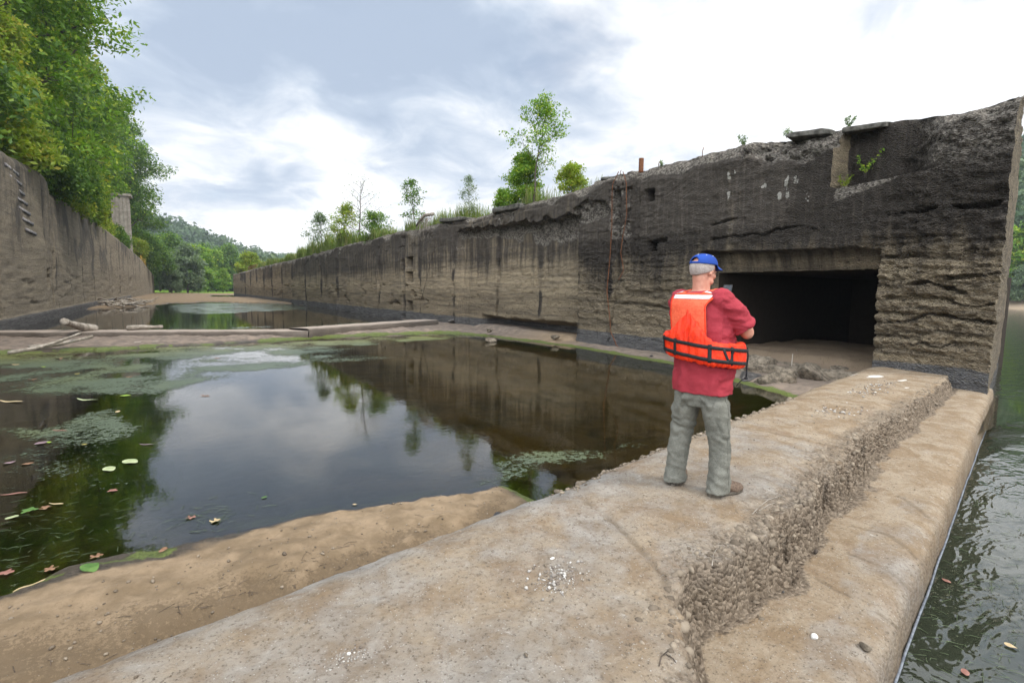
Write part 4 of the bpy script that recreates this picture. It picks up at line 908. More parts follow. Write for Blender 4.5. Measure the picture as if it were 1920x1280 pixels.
# grass along the wall top: one mass
rs = np.random.RandomState(77); V = []; ylist = 11.6+rs.rand(34000)**1.25*88
ylist = ylist[(fbm(ylist*.5, ylist*0, 3, 78) > -.12) & ((ylist > 17.5) | (rs.rand(len(ylist)) < .15))]; N = len(ylist)
xg = 12.42+rs.rand(N)**1.5*2.0; zg = interp(ylist, TOP)-.02; hh = rs.uniform(.15, .6, N)*(1+1.1*ss(ylist, 28, 45)*(1-.6*ss(ylist, 55, 80)))*(.6+.7*np.clip(fbm(ylist*.35, ylist*0, 3, 79)+.6, 0, 1.5)); a = rs.uniform(0, 6.28, N); wv = .010+.022*ss(ylist, 20, 60)
dx, dy = np.cos(a), np.sin(a); ln = rs.uniform(.1, .5, N)*hh
B = np.stack([xg, ylist, zg], 1); S_ = np.stack([-dy, dx, 0*dx], 1)*wv[:, None]; Tm = B+np.stack([dx*ln*.3, dy*ln*.3, hh*.6], 1); Tp = B+np.stack([dx*ln, dy*ln, hh], 1)
V = np.stack([B-S_, B+S_, Tm+S_*.7, Tm-S_*.7, Tp], 1).reshape(-1, 3); b0 = np.arange(N)*5
tag(mesh('grass', V, [np.stack([b0, b0+1, b0+2, b0+3], 1), np.stack([b0+3, b0+2, b0+4], 1)], m_grass, smooth=False, attrs=dict(v=np.repeat(rs.rand(N), 5), g=np.repeat(rs.rand(N), 5))), kind='stuff')
# ------------------------------------------------------------------ the man
def bake(o):
    bpy.context.view_layer.update()
    dg = bpy.context.evaluated_depsgraph_get()
    me = bpy.data.meshes.new_from_object(o.evaluated_get(dg)); old = o.data; mats = [m for m in old.materials]
    o.modifiers.clear(); o.data = me; me.name = o.name
    if not len(me.materials):
        for m in mats: me.materials.append(m)
    bpy.data.meshes.remove(old)
    me.polygons.foreach_set('use_smooth', np.ones(len(me.polygons), bool)); return o
def remesh(o, vox, smooth=4, disp=None, fac=.5):
    r = o.modifiers.new('r', 'REMESH'); r.mode = 'VOXEL'; r.voxel_size = vox
    if smooth: s = o.modifiers.new('s', 'SMOOTH'); s.iterations = smooth; s.factor = fac
    bake(o)
    if disp:
        n = len(o.data.vertices); co = np.zeros(n*3, np.float32); o.data.vertices.foreach_get('co', co); no = np.zeros(n*3, np.float32); o.data.vertices.foreach_get('normal', no)
        co = co.reshape(-1, 3).astype(float); no = no.reshape(-1, 3).astype(float); co2 = co+no*disp(co, no)[:, None]
        o.data.vertices.foreach_set('co', co2.astype(np.float32).ravel()); o.data.update()
    return o
def ell(mb, c, r, Rm=None, n=16, m=24):
    th = np.linspace(0, math.pi, n)[:, None]; ph = (np.arange(m)*2*math.pi/m)[None]
    V = np.stack([np.sin(th)*np.cos(ph), np.sin(th)*np.sin(ph), np.cos(th)+0*ph], -1).reshape(-1, 3)*np.asarray(r)
    if Rm is not None: V = V@np.asarray(Rm).T
    V = V+np.asarray(c); i = np.arange(n-1)[:, None]*m; j = np.arange(m)[None]; j2 = (j+1) % m
    mb.add(V, np.stack([i+j, i+m+j, i+m+j2, i+j2], -1).reshape(-1, 4))
def limb(mb, P, Rr, k=16, sub=5):
    P = np.asarray(P, float); n = len(P); t = np.linspace(0, n-1, (n-1)*sub+1); Rr = np.asarray(Rr, float)
    def cr(A, t):
        i = np.clip(t.astype(int), 0, n-2); f = (t-i)[:, None] if A.ndim == 2 else t-i
        p0 = A[np.maximum(i-1, 0)]; p1 = A[i]; p2 = A[i+1]; p3 = A[np.minimum(i+2, n-1)]
        return .5*((2*p1)+(-p0+p2)*f+(2*p0-5*p1+4*p2-p3)*f*f+(-p0+3*p1-3*p2+p3)*f**3)
    Q = cr(P, t); RQ = cr(Rr, t); mb.tube(Q, np.abs(RQ)+.0005, k)
    ell(mb, Q[0], (RQ[0],)*3, None, 8, 12); ell(mb, Q[-1], (RQ[-1],)*3, None, 8, 12)
FACE = R_(80)
man = empty('person', (3.27, 2.36, -.008), -FACE)
tag(man, 'man in blue cap, red T-shirt and orange life vest, seen from behind, holding a phone', 'person')
def fabric(name, c1, c2, rough=.85, bs=.4, scale=260, sheen=.0):
    m, t = mat(name); P = t.obj(); f1 = t.noise(P, scale, 3, .6); f2 = t.noise(P, 9, 5, .6)
    c = t.mix(t.ramp(t.math('ADD', t.math('MULTIPLY', f1, .65), t.math('MULTIPLY', f2, .35)), .35, .65), c1, c2)
    t.out(t.pbsdf(c, rough, t.bump(t.math('ADD', t.math('MULTIPLY', f1, .3), f2), bs, .006), .25, **{'Sheen Weight': sheen})); return m
m_shirt = fabric('faded red jersey', (.24, .020, .030), (.33, .036, .050))
m_trous = fabric('faded grey green canvas', (.080, .080, .067), (.195, .192, .162), .9, .4)
m_vest = fabric('bright orange nylon', (.60, .020, .004), (.78, .045, .008), .55, .45, 60, 0)
m_vest2 = fabric('sun faded orange nylon', (.60, .075, .030), (.72, .125, .055), .6, .3, 60, 0)
m_web = fabric('black webbing', (.008, .008, .009), (.02, .02, .022), .7, .3, 300)
m_refl = fabric('silver reflective tape', (.50, .52, .54), (.74, .76, .78), .45, .1, 200, 0)
m_cap = fabric('royal blue twill', (.008, .035, .20), (.014, .06, .30), .8, .15, 300)
m_white = fabric('white thread', (.7, .7, .7), (.85, .85, .85))
m_boot = fabric('scuffed brown leather', (.07, .045, .03), (.16, .115, .085), .75, .4, 60, 0)
m_sole = fabric('dusty rubber sole', (.05, .045, .038), (.13, .11, .085), .9, .4, 60, 0)
m_skin, t = mat('skin'); P = t.obj()
c = t.mix(t.ramp(t.noise(P, 22, 5, .6), .35, .65), (.42, .185, .125), (.50, .25, .175))
t.out(t.pbsdf(c, .5, t.bump(t.noise(P, 120, 4, .6), .3, .002), .35, **{'Subsurface Weight': .08, 'Subsurface Radius': (.02, .008, .004)}))
m_hair = fabric('short grey hair', (.17, .13, .11), (.44, .39, .36), .8, .8, 420, 0)
# torso shape: centre x, centre y, half width, half depth by height
TZK = [.70, .80, .90, 1.00, 1.10, 1.20, 1.30, 1.38, 1.43, 1.47, 1.505, 1.535]
TCX = [.0, .0, -.002, -.006, -.012, -.020, -.030, -.038, -.042, -.045, -.047, -.047]
TCY = [.015, .018, .025, .03, .028, .02, .008, -.002, -.004, 0, .006, .012]
TA = [.205, .208, .205, .205, .208, .212, .213, .205, .185, .150, .100, .066]
TB = [.150, .155, .163, .170, .168, .158, .145, .128, .115, .097, .078, .066]
def tors(z): return [np.interp(z, TZK, q) for q in (TCX, TCY, TA, TB)]
def tpt(th, z, off=0.0, e=2.4):       # th: 0 = his right (+x), 90 = front, -90 = back
    cx, cy, a, b = tors(z); c, s = np.cos(th), np.sin(th); r = 1/(np.abs(c)**e+np.abs(s)**e)**(1/e)
    return np.stack([cx+(a+off)*c*r, cy+(b+off)*s*r, z+0*th], -1)
def torso_loft(mb, z0, z1, off, n=40, k=48):
    zs_ = np.linspace(z0, z1, n); th = np.arange(k)*2*math.pi/k
    V = np.concatenate([tpt(th, z, off) for z in zs_]); i = np.arange(n-1)[:, None]*k; j = np.arange(k)[None]; j2 = (j+1) % k
    F = np.stack([i+j, i+j2, i+k+j2, i+k+j], -1).reshape(-1, 4)
    V = np.vstack([V, V[:k].mean(0), V[-k:].mean(0)]); jj = np.arange(k); b = n*k
    mb.add(V, [F, np.stack([np.full(k, b), (jj+1) % k, jj], -1), np.stack([np.full(k, b+1), (n-1)*k+jj, (n-1)*k+(jj+1) % k], -1)])
SH_R, EL_R, WR_R = (.160, -.005, 1.415), (.252, .150, 1.205), (.105, .315, 1.365)
SH_L, EL_L, WR_L = (-.215, .02, 1.405), (-.262, .19, 1.19), (-.115, .325, 1.36)
# ---- body (skin): head, neck, arms, hands, hidden trunk and legs as one surface
HY = R_(-16); HP = R_(12)              # head turned to his right, bowed to the phone
HC = np.array([-.040, .030, 1.652]); HR = rotz(HY)@rotx(-HP)
def hd(p): return HC+HR@np.array(p, float)
b = MB()
torso_loft(b, .80, 1.50, -.02)
limb(b, [(-.045, .0, 1.44), (-.043, .010, 1.52), tuple(hd((0, -.02, -.04)))], [.07, .062, .060])
ell(b, hd((0, -.012, .022)), (.076, .094, .092), HR, 20, 28)          # skull
ell(b, hd((0, .030, -.040)), (.058, .062, .068), HR)                  # face
ell(b, hd((0, .062, -.092)), (.030, .026, .022), HR)                  # chin
for s in (-1, 1):
    ell(b, hd((s*.042, .020, -.075)), (.022, .045, .028), HR@rotz(-s*.3))   # jaw
    ell(b, hd((s*.040, .062, -.030)), (.022, .022, .022), HR)          # cheek
    ell(b, hd((s*.030, .078, .010)), (.024, .010, .008), HR)           # brow
    ell(b, hd((s*.030, .074, -.006)), (.013, .013, .010), HR)          # eye
    ell(b, hd((s*.077, -.008, -.012)), (.007, .020, .031), HR@rotz(s*-.35))  # ear
    ell(b, hd((s*.079, -.010, -.028)), (.007, .012, .014), HR@rotz(s*-.3))
limb(b, [tuple(hd((0, .084, .004))), tuple(hd((0, .100, -.022))), tuple(hd((0, .092, -.034)))], [.008, .0125, .014])
ell(b, hd((0, .086, -.060)), (.024, .010, .006), HR); ell(b, hd((0, .084, -.069)), (.021, .010, .006), HR)
for SH, EL, WR in ((SH_R, EL_R, WR_R), (SH_L, EL_L, WR_L)):
    SHa, ELa, WRa = map(np.array, (SH, EL, WR))
    limb(b, [SHa, SHa*.5+ELa*.5, ELa], [.060, .056, .047]); limb(b, [ELa, ELa*.65+WRa*.35, WRa], [.047, .048, .029])
PH = np.array([-.012, .372, 1.478])     # phone centre, local
def hand(side, WR, palm, ph_edge):
    WR = np.array(WR); palm = np.array(palm); limb(b, [WR, WR*.5+palm*.5, palm], [.029, .031, .034])
    ell(b, palm, (.020, .036, .042), rotz(side*.3))
    for i, (l0, dz) in enumerate(((.030, .030), (.034, .010), (.032, -.010), (.026, -.028))):   # fingers curl round the back of the phone
        r = [.0095, .0095, .009, .008][i]
        k0 = palm+np.array([0, .030, dz]); k1 = palm+np.array([-side*.012, .030+l0*.95, dz*1.05+.003]); 
        k2 = np.array([ph_edge[0]+side*.002-side*.016, PH[1]+.018, k1[2]+.004]); k3 = k2+np.array([-side*.024, .000, .002])
        limb(b, [k0, k1, k2, k3], [r*1.1, r, r*.93, r*.8], 10, 4)
    t0 = palm+np.array([0, -.016, .010]); t1 = t0+np.array([-side*.008, -.010, .032]); t2 = np.array([ph_edge[0]-side*.014, PH[1]-.015, t1[2]+.022])
    limb(b, [t0, t1, t2], [.013, .011, .009], 10, 4)
hand(1, WR_R, (.062, .345, 1.405), (PH[0]+.037, 0))
hand(-1, WR_L, (-.062, .350, 1.398), (PH[0]-.037, 0))
FL, FR = np.array([-.165, -.01, 0]), np.array([.165, .02, 0])
for F_, s in ((FL, -1), (FR, 1)):
    limb(b, [(s*.09, .01, .86), (s*.13, .02, .50), (F_[0], F_[1]-.01, .12)], [.085, .055, .04])
body = b.build('body', m_skin, man); remesh(body, .0062, 3)
# ---- hair: thin shell on the back and sides of the skull, below the cap
hb = MB(); th = np.linspace(R_(-192), R_(12), 60); ph = np.linspace(-.62, .25, 26)
T_, Q_ = np.meshgrid(th, ph, indexing='ij')
edge_ = ss(T_, R_(-192), R_(-175))*(1-ss(T_, R_(-5), R_(12)))
lo = -.74+(.48*(1-np.sin(-T_).clip(0, 1))**1.2); Qq = lo+(Q_+.62)/.87*(.25-lo)
rr = 1.012+.018*ss(Qq, -.55, -.1)+.012*fbm(T_*9, Qq*14, 4, 701)
Vh = np.stack([np.cos(T_)*np.cos(Qq)*.0765*rr, -.012+np.sin(T_)*np.cos(Qq)*.0955*rr, .018+np.sin(Qq)*.098*rr], -1).reshape(-1, 3)
ho = mesh('hair', (Vh@HR.T)+HC, gridfaces(60, 26), m_hair, body); sm = ho.modifiers.new('s', 'SOLIDIFY'); sm.thickness = .008; sm.offset = -1; bake(ho)
# ---- cap
cm = MB(); th = np.arange(64)*2*math.pi/64; n = 18; ph = np.linspace(0, math.pi/2, n)
PP = [];
for p_ in ph:
    r1 = np.cos(p_)**.75; z = np.sin(p_)*.078
    PP.append(np.stack([np.cos(th)*.088*r1, -.008+np.sin(th)*.106*r1, .040+z+0*th], -1))
PP = np.array(PP); k = 64
# arch opening at the back above the strap
mk = np.ones((n-1, k), bool); ang = (np.degrees(th)+2.8+90+180) % 360-180
for i in range(n-1):
    for j in range(k):
        if 2 <= i <= 6 and abs(ang[j]) < 24*math.sqrt(max(0, 1-((i-1)/6.)**2)): mk[i, j] = False
i = np.arange(n-1)[:, None]*k; j = np.arange(k)[None]; j2 = (j+1) % k
Fc = np.stack([i+j, i+j2, i+k+j2, i+k+j], -1)[mk]
CR = HR@rotx(R_(7)); crown = mesh('crown', PP.reshape(-1, 3)@CR.T+HC, Fc, m_cap, None)
s_ = crown.modifiers.new('s', 'SOLIDIFY'); s_.thickness = .003; s_.offset = 1; bake(crown)
cap = crown; cap.name = 'cap'; cap.parent = body
bm_ = MB(); U, W_ = np.meshgrid(np.linspace(-1, 1, 25), np.linspace(0, 1, 12), indexing='ij')
a0 = R_(90)+U*R_(58); x0 = np.cos(a0)*.088; y0 = -.008+np.sin(a0)*.106
ext = .075*np.cos(U*math.pi/2*.93)**.6
Vb = np.stack([x0*(1+.10*W_), y0+ext*W_, .042-.022*W_*np.cos(U*1.2)-.018*U**2*W_*1.2], -1).reshape(-1, 3)
br_ = mesh('brim', Vb@CR.T+HC, gridfaces(25, 12), m_cap, cap); s_ = br_.modifiers.new('s', 'SOLIDIFY'); s_.thickness = .004; bake(br_)
bt_ = MB(); ell(bt_, (0, -.008, .119), (.008, .008, .005)); 
bt_.V = [v@CR.T+HC for v in bt_.V]; bt_.build('button', m_cap, cap)
for a_ in (-150, -30, 30, 90, 150, -90):
    ey = MB(); a_ = R_(a_); ell(ey, (math.cos(a_)*.088*.62, -.008+math.sin(a_)*.106*.62, .040+.0685), (.0045, .0045, .003), None, 6, 8); ey.V = [v@CR.T+HC for v in ey.V]; ey.build('eyelet', m_white, cap)
# ---- glasses
gm = MB()
for s in (-1, 1):
    tt = np.linspace(0, 2*math.pi, 17); gm.tube([hd((s*.032+.021*math.cos(q), .094, -.006+.016*math.sin(q))) for q in tt], .0016, 6, False)
    gm.tube([hd((s*.053, .094, .002)), hd((s*.074, .070, .004)), hd((s*.083, .01, .003)), hd((s*.083, -.016, -.002))], .0016, 6)
gm.tube([hd((-.011, .096, -.004)), hd((.011, .096, -.004))], .0016, 6)
gm.build('glasses', m_web, body)
# ---- shirt with sleeves
s = MB(); torso_loft(s, .755, 1.50, .008)
for SH, EL, sg in ((SH_R, EL_R, 1), (SH_L, EL_L, -1)):
    SHa, ELa = np.array(SH), np.array(EL); d = ELa-SHa
    limb(s, [SHa-d*.15+np.array([-sg*.02, 0, -.01]), SHa+d*.25, SHa+d*.55], [.088, .088, .084], 24)
    P0 = SHa+d*.50; P1 = SHa+d*.80; s.tube([P0, P0*.5+P1*.5, P1], [.082, .083, .086], 28)
def wr(co, no):
    rg = lambda a, b_, sd: 1-2.2*np.abs(vn(a, b_, seed=sd))
    z = co[:, 2]; w = .0035*rg(co[:, 0]*7+z*5+co[:, 1]*5, z*11-co[:, 0]*7, 751)*ss(z, .7, 1.3)+.0040*fbm(co[:, 0]*9+co[:, 2]*6, co[:, 2]*16-co[:, 0]*5+co[:, 1]*6, 4, 711)
    w += .007*np.exp(-((z-.88)/.12)**2)*np.sin(co[:, 0]*42+4*fbm(co[:, 0]*4, z*5, 3, 712))
    f = np.abs(co[:, 0]+.03) > .2
    w += f*.009*fbm(co[:, 0]*7+z*17, z*9-co[:, 1]*12, 3, 713); return w
shirt = s.build('shirt', m_shirt, man); remesh(shirt, .0062, 4, wr)
# ---- trousers
s = MB(); th = np.arange(40)*2*math.pi/40
def ringtube(mb, rings):
    k = 40; V = []
    for (cx, cy, z, a, bb, e) in rings:
        c_, s__ = np.cos(th), np.sin(th); r = 1/(np.abs(c_)**e+np.abs(s__)**e)**(1/e); V.append(np.stack([cx+a*c_*r, cy+bb*s__*r, z+0*th], -1))
    n = len(V); V = np.concatenate(V); i = np.arange(n-1)[:, None]*k; j = np.arange(k)[None]; j2 = (j+1) % k; jj = np.arange(k); b_ = n*k
    F = np.stack([i+j, i+k+j, i+k+j2, i+j2], -1).reshape(-1, 4)
    V = np.vstack([V, V[:k].mean(0), V[-k:].mean(0)])
    mb.add(V, [F, np.stack([np.full(k, b_), jj, (jj+1) % k], -1), np.stack([np.full(k, b_+1), (n-1)*k+(jj+1) % k, (n-1)*k+jj], -1)])
ringtube(s, [(0, .015, .94, .165, .125, 2.3), (0, .015, .86, .172, .128, 2.3), (0, .014, .78, .180, .132, 2.4), (0, .004, .71, .186, .138, 2.4), (0, .005, .655, .165, .115, 2.3)])
for F_, sg in ((FL, -1), (FR, 1)):
    ringtube(s, [(sg*.088, .01, .78, .085, .118, 2.2), (sg*.100, .004, .69, .098, .118, 2.2), (sg*.122, .004, .60, .098, .108, 2.2), (sg*.135, .012, .48, .084, .090, 2.1), (F_[0]*.92, F_[1]+.008, .34, .077, .084, 2.1),
                 (F_[0]*.97, F_[1]-.004, .20, .071, .080, 2.1), (F_[0], F_[1]-.014, .10, .072, .084, 2.1), (F_[0], F_[1]-.02, .035, .078, .096, 2.1)])
def wt_(co, no):
    z = co[:, 2]; q = fbm(co[:, 0]*8, z*5, 3, 721)
    rg = lambda a, b_, sd: 1-2.2*np.abs(vn(a, b_, seed=sd))
    w = .0034*rg(co[:, 0]*12+z*3, z*4.5-co[:, 0]*16+co[:, 1]*9, 752)+.0022*rg(co[:, 0]*16-z*9, z*20+co[:, 1]*11, 753)+.0025*fbm(co[:, 0]*6+z*9, z*13+co[:, 0]*9, 4, 722)
    w += .004*(1-ss(z, .10, .26))*np.sin(z*95+8*co[:, 0]*6+3*q)                      # stacked at the ankle
    w += .005*np.exp(-((z-.50)/.12)**2)*np.sin(z*60+co[:, 0]*30+5*q)                   # knee creases
    w += .007*np.exp(-((z-.70)/.07)**2)*np.sin((np.abs(co[:, 0])*38+z*42)+3*q)         # seat folds
    w += .0025*fbm(co[:, 0]*22+z*14, z*26-co[:, 0]*10+co[:, 1]*12, 3, 726)+.004*fbm(np.arctan2(co[:, 1], np.abs(co[:, 0])-.13)*1.4, z*2.2, 3, 724)
    return w
tro = s.build('trousers', m_trous, man); remesh(tro, .0062, 4, wt_)
def patch_on(o_, name, pts3, m_, th_=.003, r=.0022):   # stitched outline as a thin welt
    q = MB(); q.tube(pts3, r, 5, False); return q.build(name, m_, o_)
def surf(o_, x, z, side=-1):          # point on a mesh seen from the back (his -y)
    hit, loc, nor, _ = o_.ray_cast(Vector((x, side*1.0, z)), Vector((0, -side, 0))); return np.array(loc)+np.array(nor)*.0015 if hit else np.array((x, side*.1, z))
bpy.context.view_layer.update()
for sg in (-1, 1):
    o_ = [(sg*.055, .775), (sg*.055, .665), (sg*.10, .635), (sg*.145, .665), (sg*.15, .775)]
    L_ = []
    for a_, c_ in zip(o_[:-1], o_[1:]):
        for f in np.linspace(0, 1, 7)[:-1]: L_.append(surf(tro, a_[0]*(1-f)+c_[0]*f, a_[1]*(1-f)+c_[1]*f))
    L_.append(surf(tro, *o_[-1])); patch_on(tro, 'pocket', L_, m_trous)
def surf_side(o_, y, z, s=1):
    hit, loc, nor, _ = o_.ray_cast(Vector((s*1.0, y, z)), Vector((-s, 0, 0))); return np.array(loc)+np.array(nor)*.001 if hit else np.array((s*.2, y, z))
patch_on(tro, 'side_seam', [surf_side(tro, -.005, z) for z in np.linspace(.78, .05, 40)], m_trous, r=.0025)
patch_on(tro, 'tool_pocket', [surf_side(tro, y, z) for y, z in ((-.03, .72), (-.085, .66), (-.085, .58), (-.05, .50), (-.008, .50))], m_trous, r=.003)
lp = MB(); p_ = surf_side(tro, -.04, .79, -1); lp.tube([p_, p_+np.array([-.012, 0, -.03]), p_+np.array([-.004, 0, -.075])], .006, 6); lp.build('hammer_loop', m_trous, tro)
# ---- boots
for F_, sg, ya in ((FL, -1, R_(10)), (FR, 1, R_(-22))):
    q = MB(); Rz = rotz(ya)
    def fp(x, y, z): return F_*[1, 1, 0]+Rz@np.array([x, y, z])
    limb(q, [fp(0, -.02, .13), fp(0, -.03, .09), fp(0, -.035, .055)], [.045, .047, .046])
    limb(q, [fp(0, -.045, .052), fp(0, .03, .056), fp(sg*.004, .11, .048), fp(sg*.006, .185, .040)], [.043, .045, .047, .036], 18)
    ell(q, fp(sg*.004, .13, .04), (.050, .075, .034), Rz)
    bo = q.build('boot', m_boot, man); remesh(bo, .007, 4, lambda co, no: .003*fbm(co[:, 0]*20, co[:, 1]*20+co[:, 2]*30, 3, 731))
    n = len(bo.data.vertices); co = np.zeros(n*3, np.float32); bo.data.vertices.foreach_get('co', co); co = co.reshape(-1, 3); co[:, 2] = np.maximum(co[:, 2], .018); bo.data.vertices.foreach_set('co', co.ravel())
    tt = np.arange(36)*2*math.pi/36; so = MB()
    out = np.stack([np.cos(tt)*(.050-.008*np.sin(tt+3.4).clip(0, 1)), .06+np.sin(tt)*.160, 0*tt], -1)
    V = np.concatenate([np.array([fp(*(o2*[f, f if f > .9 else 1, 1]+[0, 0, z])) for o2 in out]) for f, z in ((.9, .001), (1.02, .004), (1.02, .024), (.97, .028))])
    i = np.arange(3)[:, None]*36; j = np.arange(36)[None]; F4 = np.stack([i+j, i+(j+1) % 36, i+36+(j+1) % 36, i+36+j], -1).reshape(-1, 4)
    V = np.vstack([V, fp(0, .06, .001), fp(0, .06, .028)]); jj = np.arange(36)
    so.add(V, [F4, np.stack([np.full(36, 144), (jj+1) % 36, jj], -1), np.stack([np.full(36, 145), 108+jj, 108+(jj+1) % 36], -1)]); so.build('sole', m_sole, bo)
# ---- life vest: padded waist band with a peaked back, upper yoke, webbing
TH0 = -math.pi/2
def band_z(th):                        # band centre height and half height by angle; peak in the middle of the back
    d = (th-TH0+math.pi) % (2*math.pi)-math.pi
    bot = .985+.055*np.clip(-d, -1, 1)*1-.0*d; bot = .995-.030*np.clip(d, -1.4, 1.4)
    topb = 1.165-.022*np.clip(d, -1.4, 1.4)+.215*np.clip(1-np.abs(d+.02)/.66, 0, 1)**1.15
    return bot, topb
vb = MB(); k1, k2 = 150, 30; ths = TH0+np.linspace(-2.62, 2.62, k1); al = np.arange(k2)*2*math.pi/k2
V = []
for th_ in ths:
    bot, tpz = band_z(th_); zc, hh = (bot+tpz)/2, (tpz-bot)/2
    d = (th_-TH0); puff = .030*(1-.35*np.exp(-((abs(d)-.0)/.03)**2)-.4*np.exp(-((abs(d)-1.15)/.06)**2))
    endt = 1-.5*ss(abs(d), 2.45, 2.62)
    for a_ in al:
        e = 3.4; c_, s_ = math.cos(a_), math.sin(a_); r = 1/(abs(c_)**e+abs(s_)**e)**(1/e)
        z = zc+hh*s_*r; taper = 1-.55*ss(z, 1.18, 1.385)
        V.append(tpt(np.array(th_), z, .018+puff*endt*taper+puff*endt*taper*c_*r))
V = np.array(V); i = np.arange(k1-1)[:, None]*k2; j = np.arange(k2)[None]; F = np.stack([i+j, i+(j+1) % k2, i+k2+(j+1) % k2, i+k2+j], -1).reshape(-1, 4)
V = np.vstack([V, V[:k2].mean(0), V[-k2:].mean(0)]); jj = np.arange(k2); e0 = (k1-1)*k2
vb.add(V, [F, np.stack([np.full(k2, k1*k2), (jj+1) % k2, jj], -1), np.stack([np.full(k2, k1*k2+1), e0+jj, e0+(jj+1) % k2], -1)])
vest = vb.build('life_vest', m_vest, man)
def wv_(co, no):
    th_ = np.arctan2(co[:, 1], co[:, 0]); return .006*fbm(th_*5, co[:, 2]*9+th_*2, 4, 741)+.0045*np.sin(th_*34+5*fbm(th_*3, co[:, 2]*5, 3, 742))*ss(np.abs(co[:, 2]-1.08), .05, .10)-.010*np.exp(-((co[:, 2]-1.125+.02*th_*0)/.012)**2)*0
remesh(vest, .007, 3, wv_)
# yoke over back and shoulders
yk = MB(); nu, nv = 41, 60
def yoke(u, v):                        # u -1..1 across, v 0..1 up the back, 1..2 over shoulder to the chest
    zt = 1.478
    if v <= 1:
        z = 1.14+v*(zt-1.14); hw = .135+.004*math.sin(v*3)+.033*float(ss(v, .72, 1.0)); x = u*hw-.022*(1-float(ss(v, .75, 1))); cx, cy, a, b_ = tors(z)
        y = cy-(b_+.034-.012*float(ss(v, .75, 1)))*(max(0, 1-abs(x/(a+.03))**2.4))**(1/2.4)
        return (cx+x, y, z)
    w_ = v-1; z = zt+.048*math.sin(w_*math.pi)-.30*float(ss(w_, .5, 1)); hw = .168-.03*float(ss(w_, .4, 1)); x = u*hw
    cx, cy, a, b_ = tors(min(z, zt)); xx = min(1, abs(x/(a+.05)))
    y = cy+(b_+.026)*(1-xx**2.4)**(1/2.4)*float(-math.cos(min(1, w_*1.6)*math.pi))
    z -= .055*(abs(x)/.16)**2*math.sin(min(1, w_*1.6)*math.pi)
    return (cx+x, y, z)
vv = np.concatenate([np.linspace(0, 1, 40), np.linspace(1, 2, 42)[1:]]); uu = np.linspace(-1, 1, nu)
V = np.array([[yoke(u, v) for v in vv] for u in uu]); mk = np.ones((nu-1, len(vv)-1), bool)
um = .5*(uu[1:]+uu[:-1])
for j_ in range(len(vv)-1):
    vm_ = .5*(vv[j_]+vv[j_+1])
    for i_ in range(nu-1):
        if vm_ > 1.04 and abs(um[i_]) < .40+.05*min(1, (vm_-1.04)*3): mk[i_, j_] = False
yo = mesh('yoke', V.reshape(-1, 3), gridfaces(nu, len(vv), mk), m_vest2, vest)
s_ = yo.modifiers.new('s', 'SOLIDIFY'); s_.thickness = .014; s_.offset = 0; q_ = yo.modifiers.new('m', 'SMOOTH'); q_.iterations = 3; bake(yo)
def strip(name, u0, u1, v0, v1, m_, off=.0095, n1=24, n2=6, par=None):
    U = np.linspace(u0, u1, n1); W = np.linspace(v0, v1, n2); A = np.array([[yoke(u, v) for v in W] for u in U])
    du = np.gradient(A, axis=0); dv = np.gradient(A, axis=1); nn = np.cross(du, dv); nn /= np.linalg.norm(nn, axis=2)[..., None]
    c_ = np.array([-.045, 0, 1.3]); sgn = np.sign(((A-c_)*nn).sum(2))[..., None]; A = A+nn*sgn*off
    o_ = mesh(name, A.reshape(-1, 3), gridfaces(n1, n2), m_, par or yo); s_ = o_.modifiers.new('s', 'SOLIDIFY'); s_.thickness = .003; s_.offset = 0; bake(o_); return o_
strip('reflective_tape', -.86, .86, .885, .965, m_refl)
strip('reflective_tape', .50, .95, 1.07, 1.17, m_refl, .011, 10); strip('reflective_tape', -.95, -.50, 1.07, 1.17, m_refl, .011, 10)
strip('piping', -.99, -.93, .02, .95, m_vest, .009, 4, 30); strip('piping', .93, .99, .02, .95, m_vest, .009, 4, 30)
# webbing on the band
bpy.context.view_layer.update()
def on_vest(th_, z, off=.004):
    c_ = Vector((-.01, .02, z)); d = Vector((math.cos(th_), math.sin(th_), 0)); hit, loc, nor, _ = vest.ray_cast(c_+d*.6, -d)
    if not hit: p_ = tpt(np.array(th_), z, .075); return p_, np.array(d)
    return np.array(loc)+np.array(d)*off, np.array(d)
def webbing(name, path, hw, up=None, par=None):
    A = []
    for i_, (th_, z) in enumerate(path):
        p_, d = on_vest(th_, z); a_, c_ = path[max(0, i_-1)], path[min(len(path)-1, i_+1)]
        t_ = on_vest(*c_)[0]-on_vest(*a_)[0]; t_ /= np.linalg.norm(t_)+1e-9; w_ = np.cross(t_, d); w_ /= np.linalg.norm(w_)
        A.append([p_-w_*hw, p_, p_+w_*hw])
    A = np.array(A); A[1:-1] = (A[:-2]+2*A[1:-1]+A[2:])/4
    o_ = mesh(name, A.reshape(-1, 3), gridfaces(len(A), 3), m_web, vest); s_ = o_.modifiers.new('s', 'SOLIDIFY'); s_.thickness = .005; s_.offset = 0; return bake(o_)
def zup(th_): d = th_-TH0; return 1.128-.026*d
def zlo(th_): d = th_-TH0; return 1.043-.030*d
for fz in (zup, zlo): webbing('webbing', [(t_, fz(t_)) for t_ in TH0+np.linspace(-2.3, 2.3, 80)], .0125)
for d in (-.88, -.42, .62, 1.25, -1.5): webbing('webbing_loop', [(TH0+d, z) for z in np.linspace(zlo(TH0+d)-.02, zup(TH0+d)+.02, 14)], .0125)
webbing('webbing_loop', [(TH0+.95+.35*f, zup(TH0+.95)-.085*math.sin(f*math.pi)*1.0+.0*f) for f in np.linspace(0, 1, 12)], .009)
st_ = MB(); p_ = tpt(np.array(R_(20)), 1.10, .075)+np.array([.0, .03, 0])
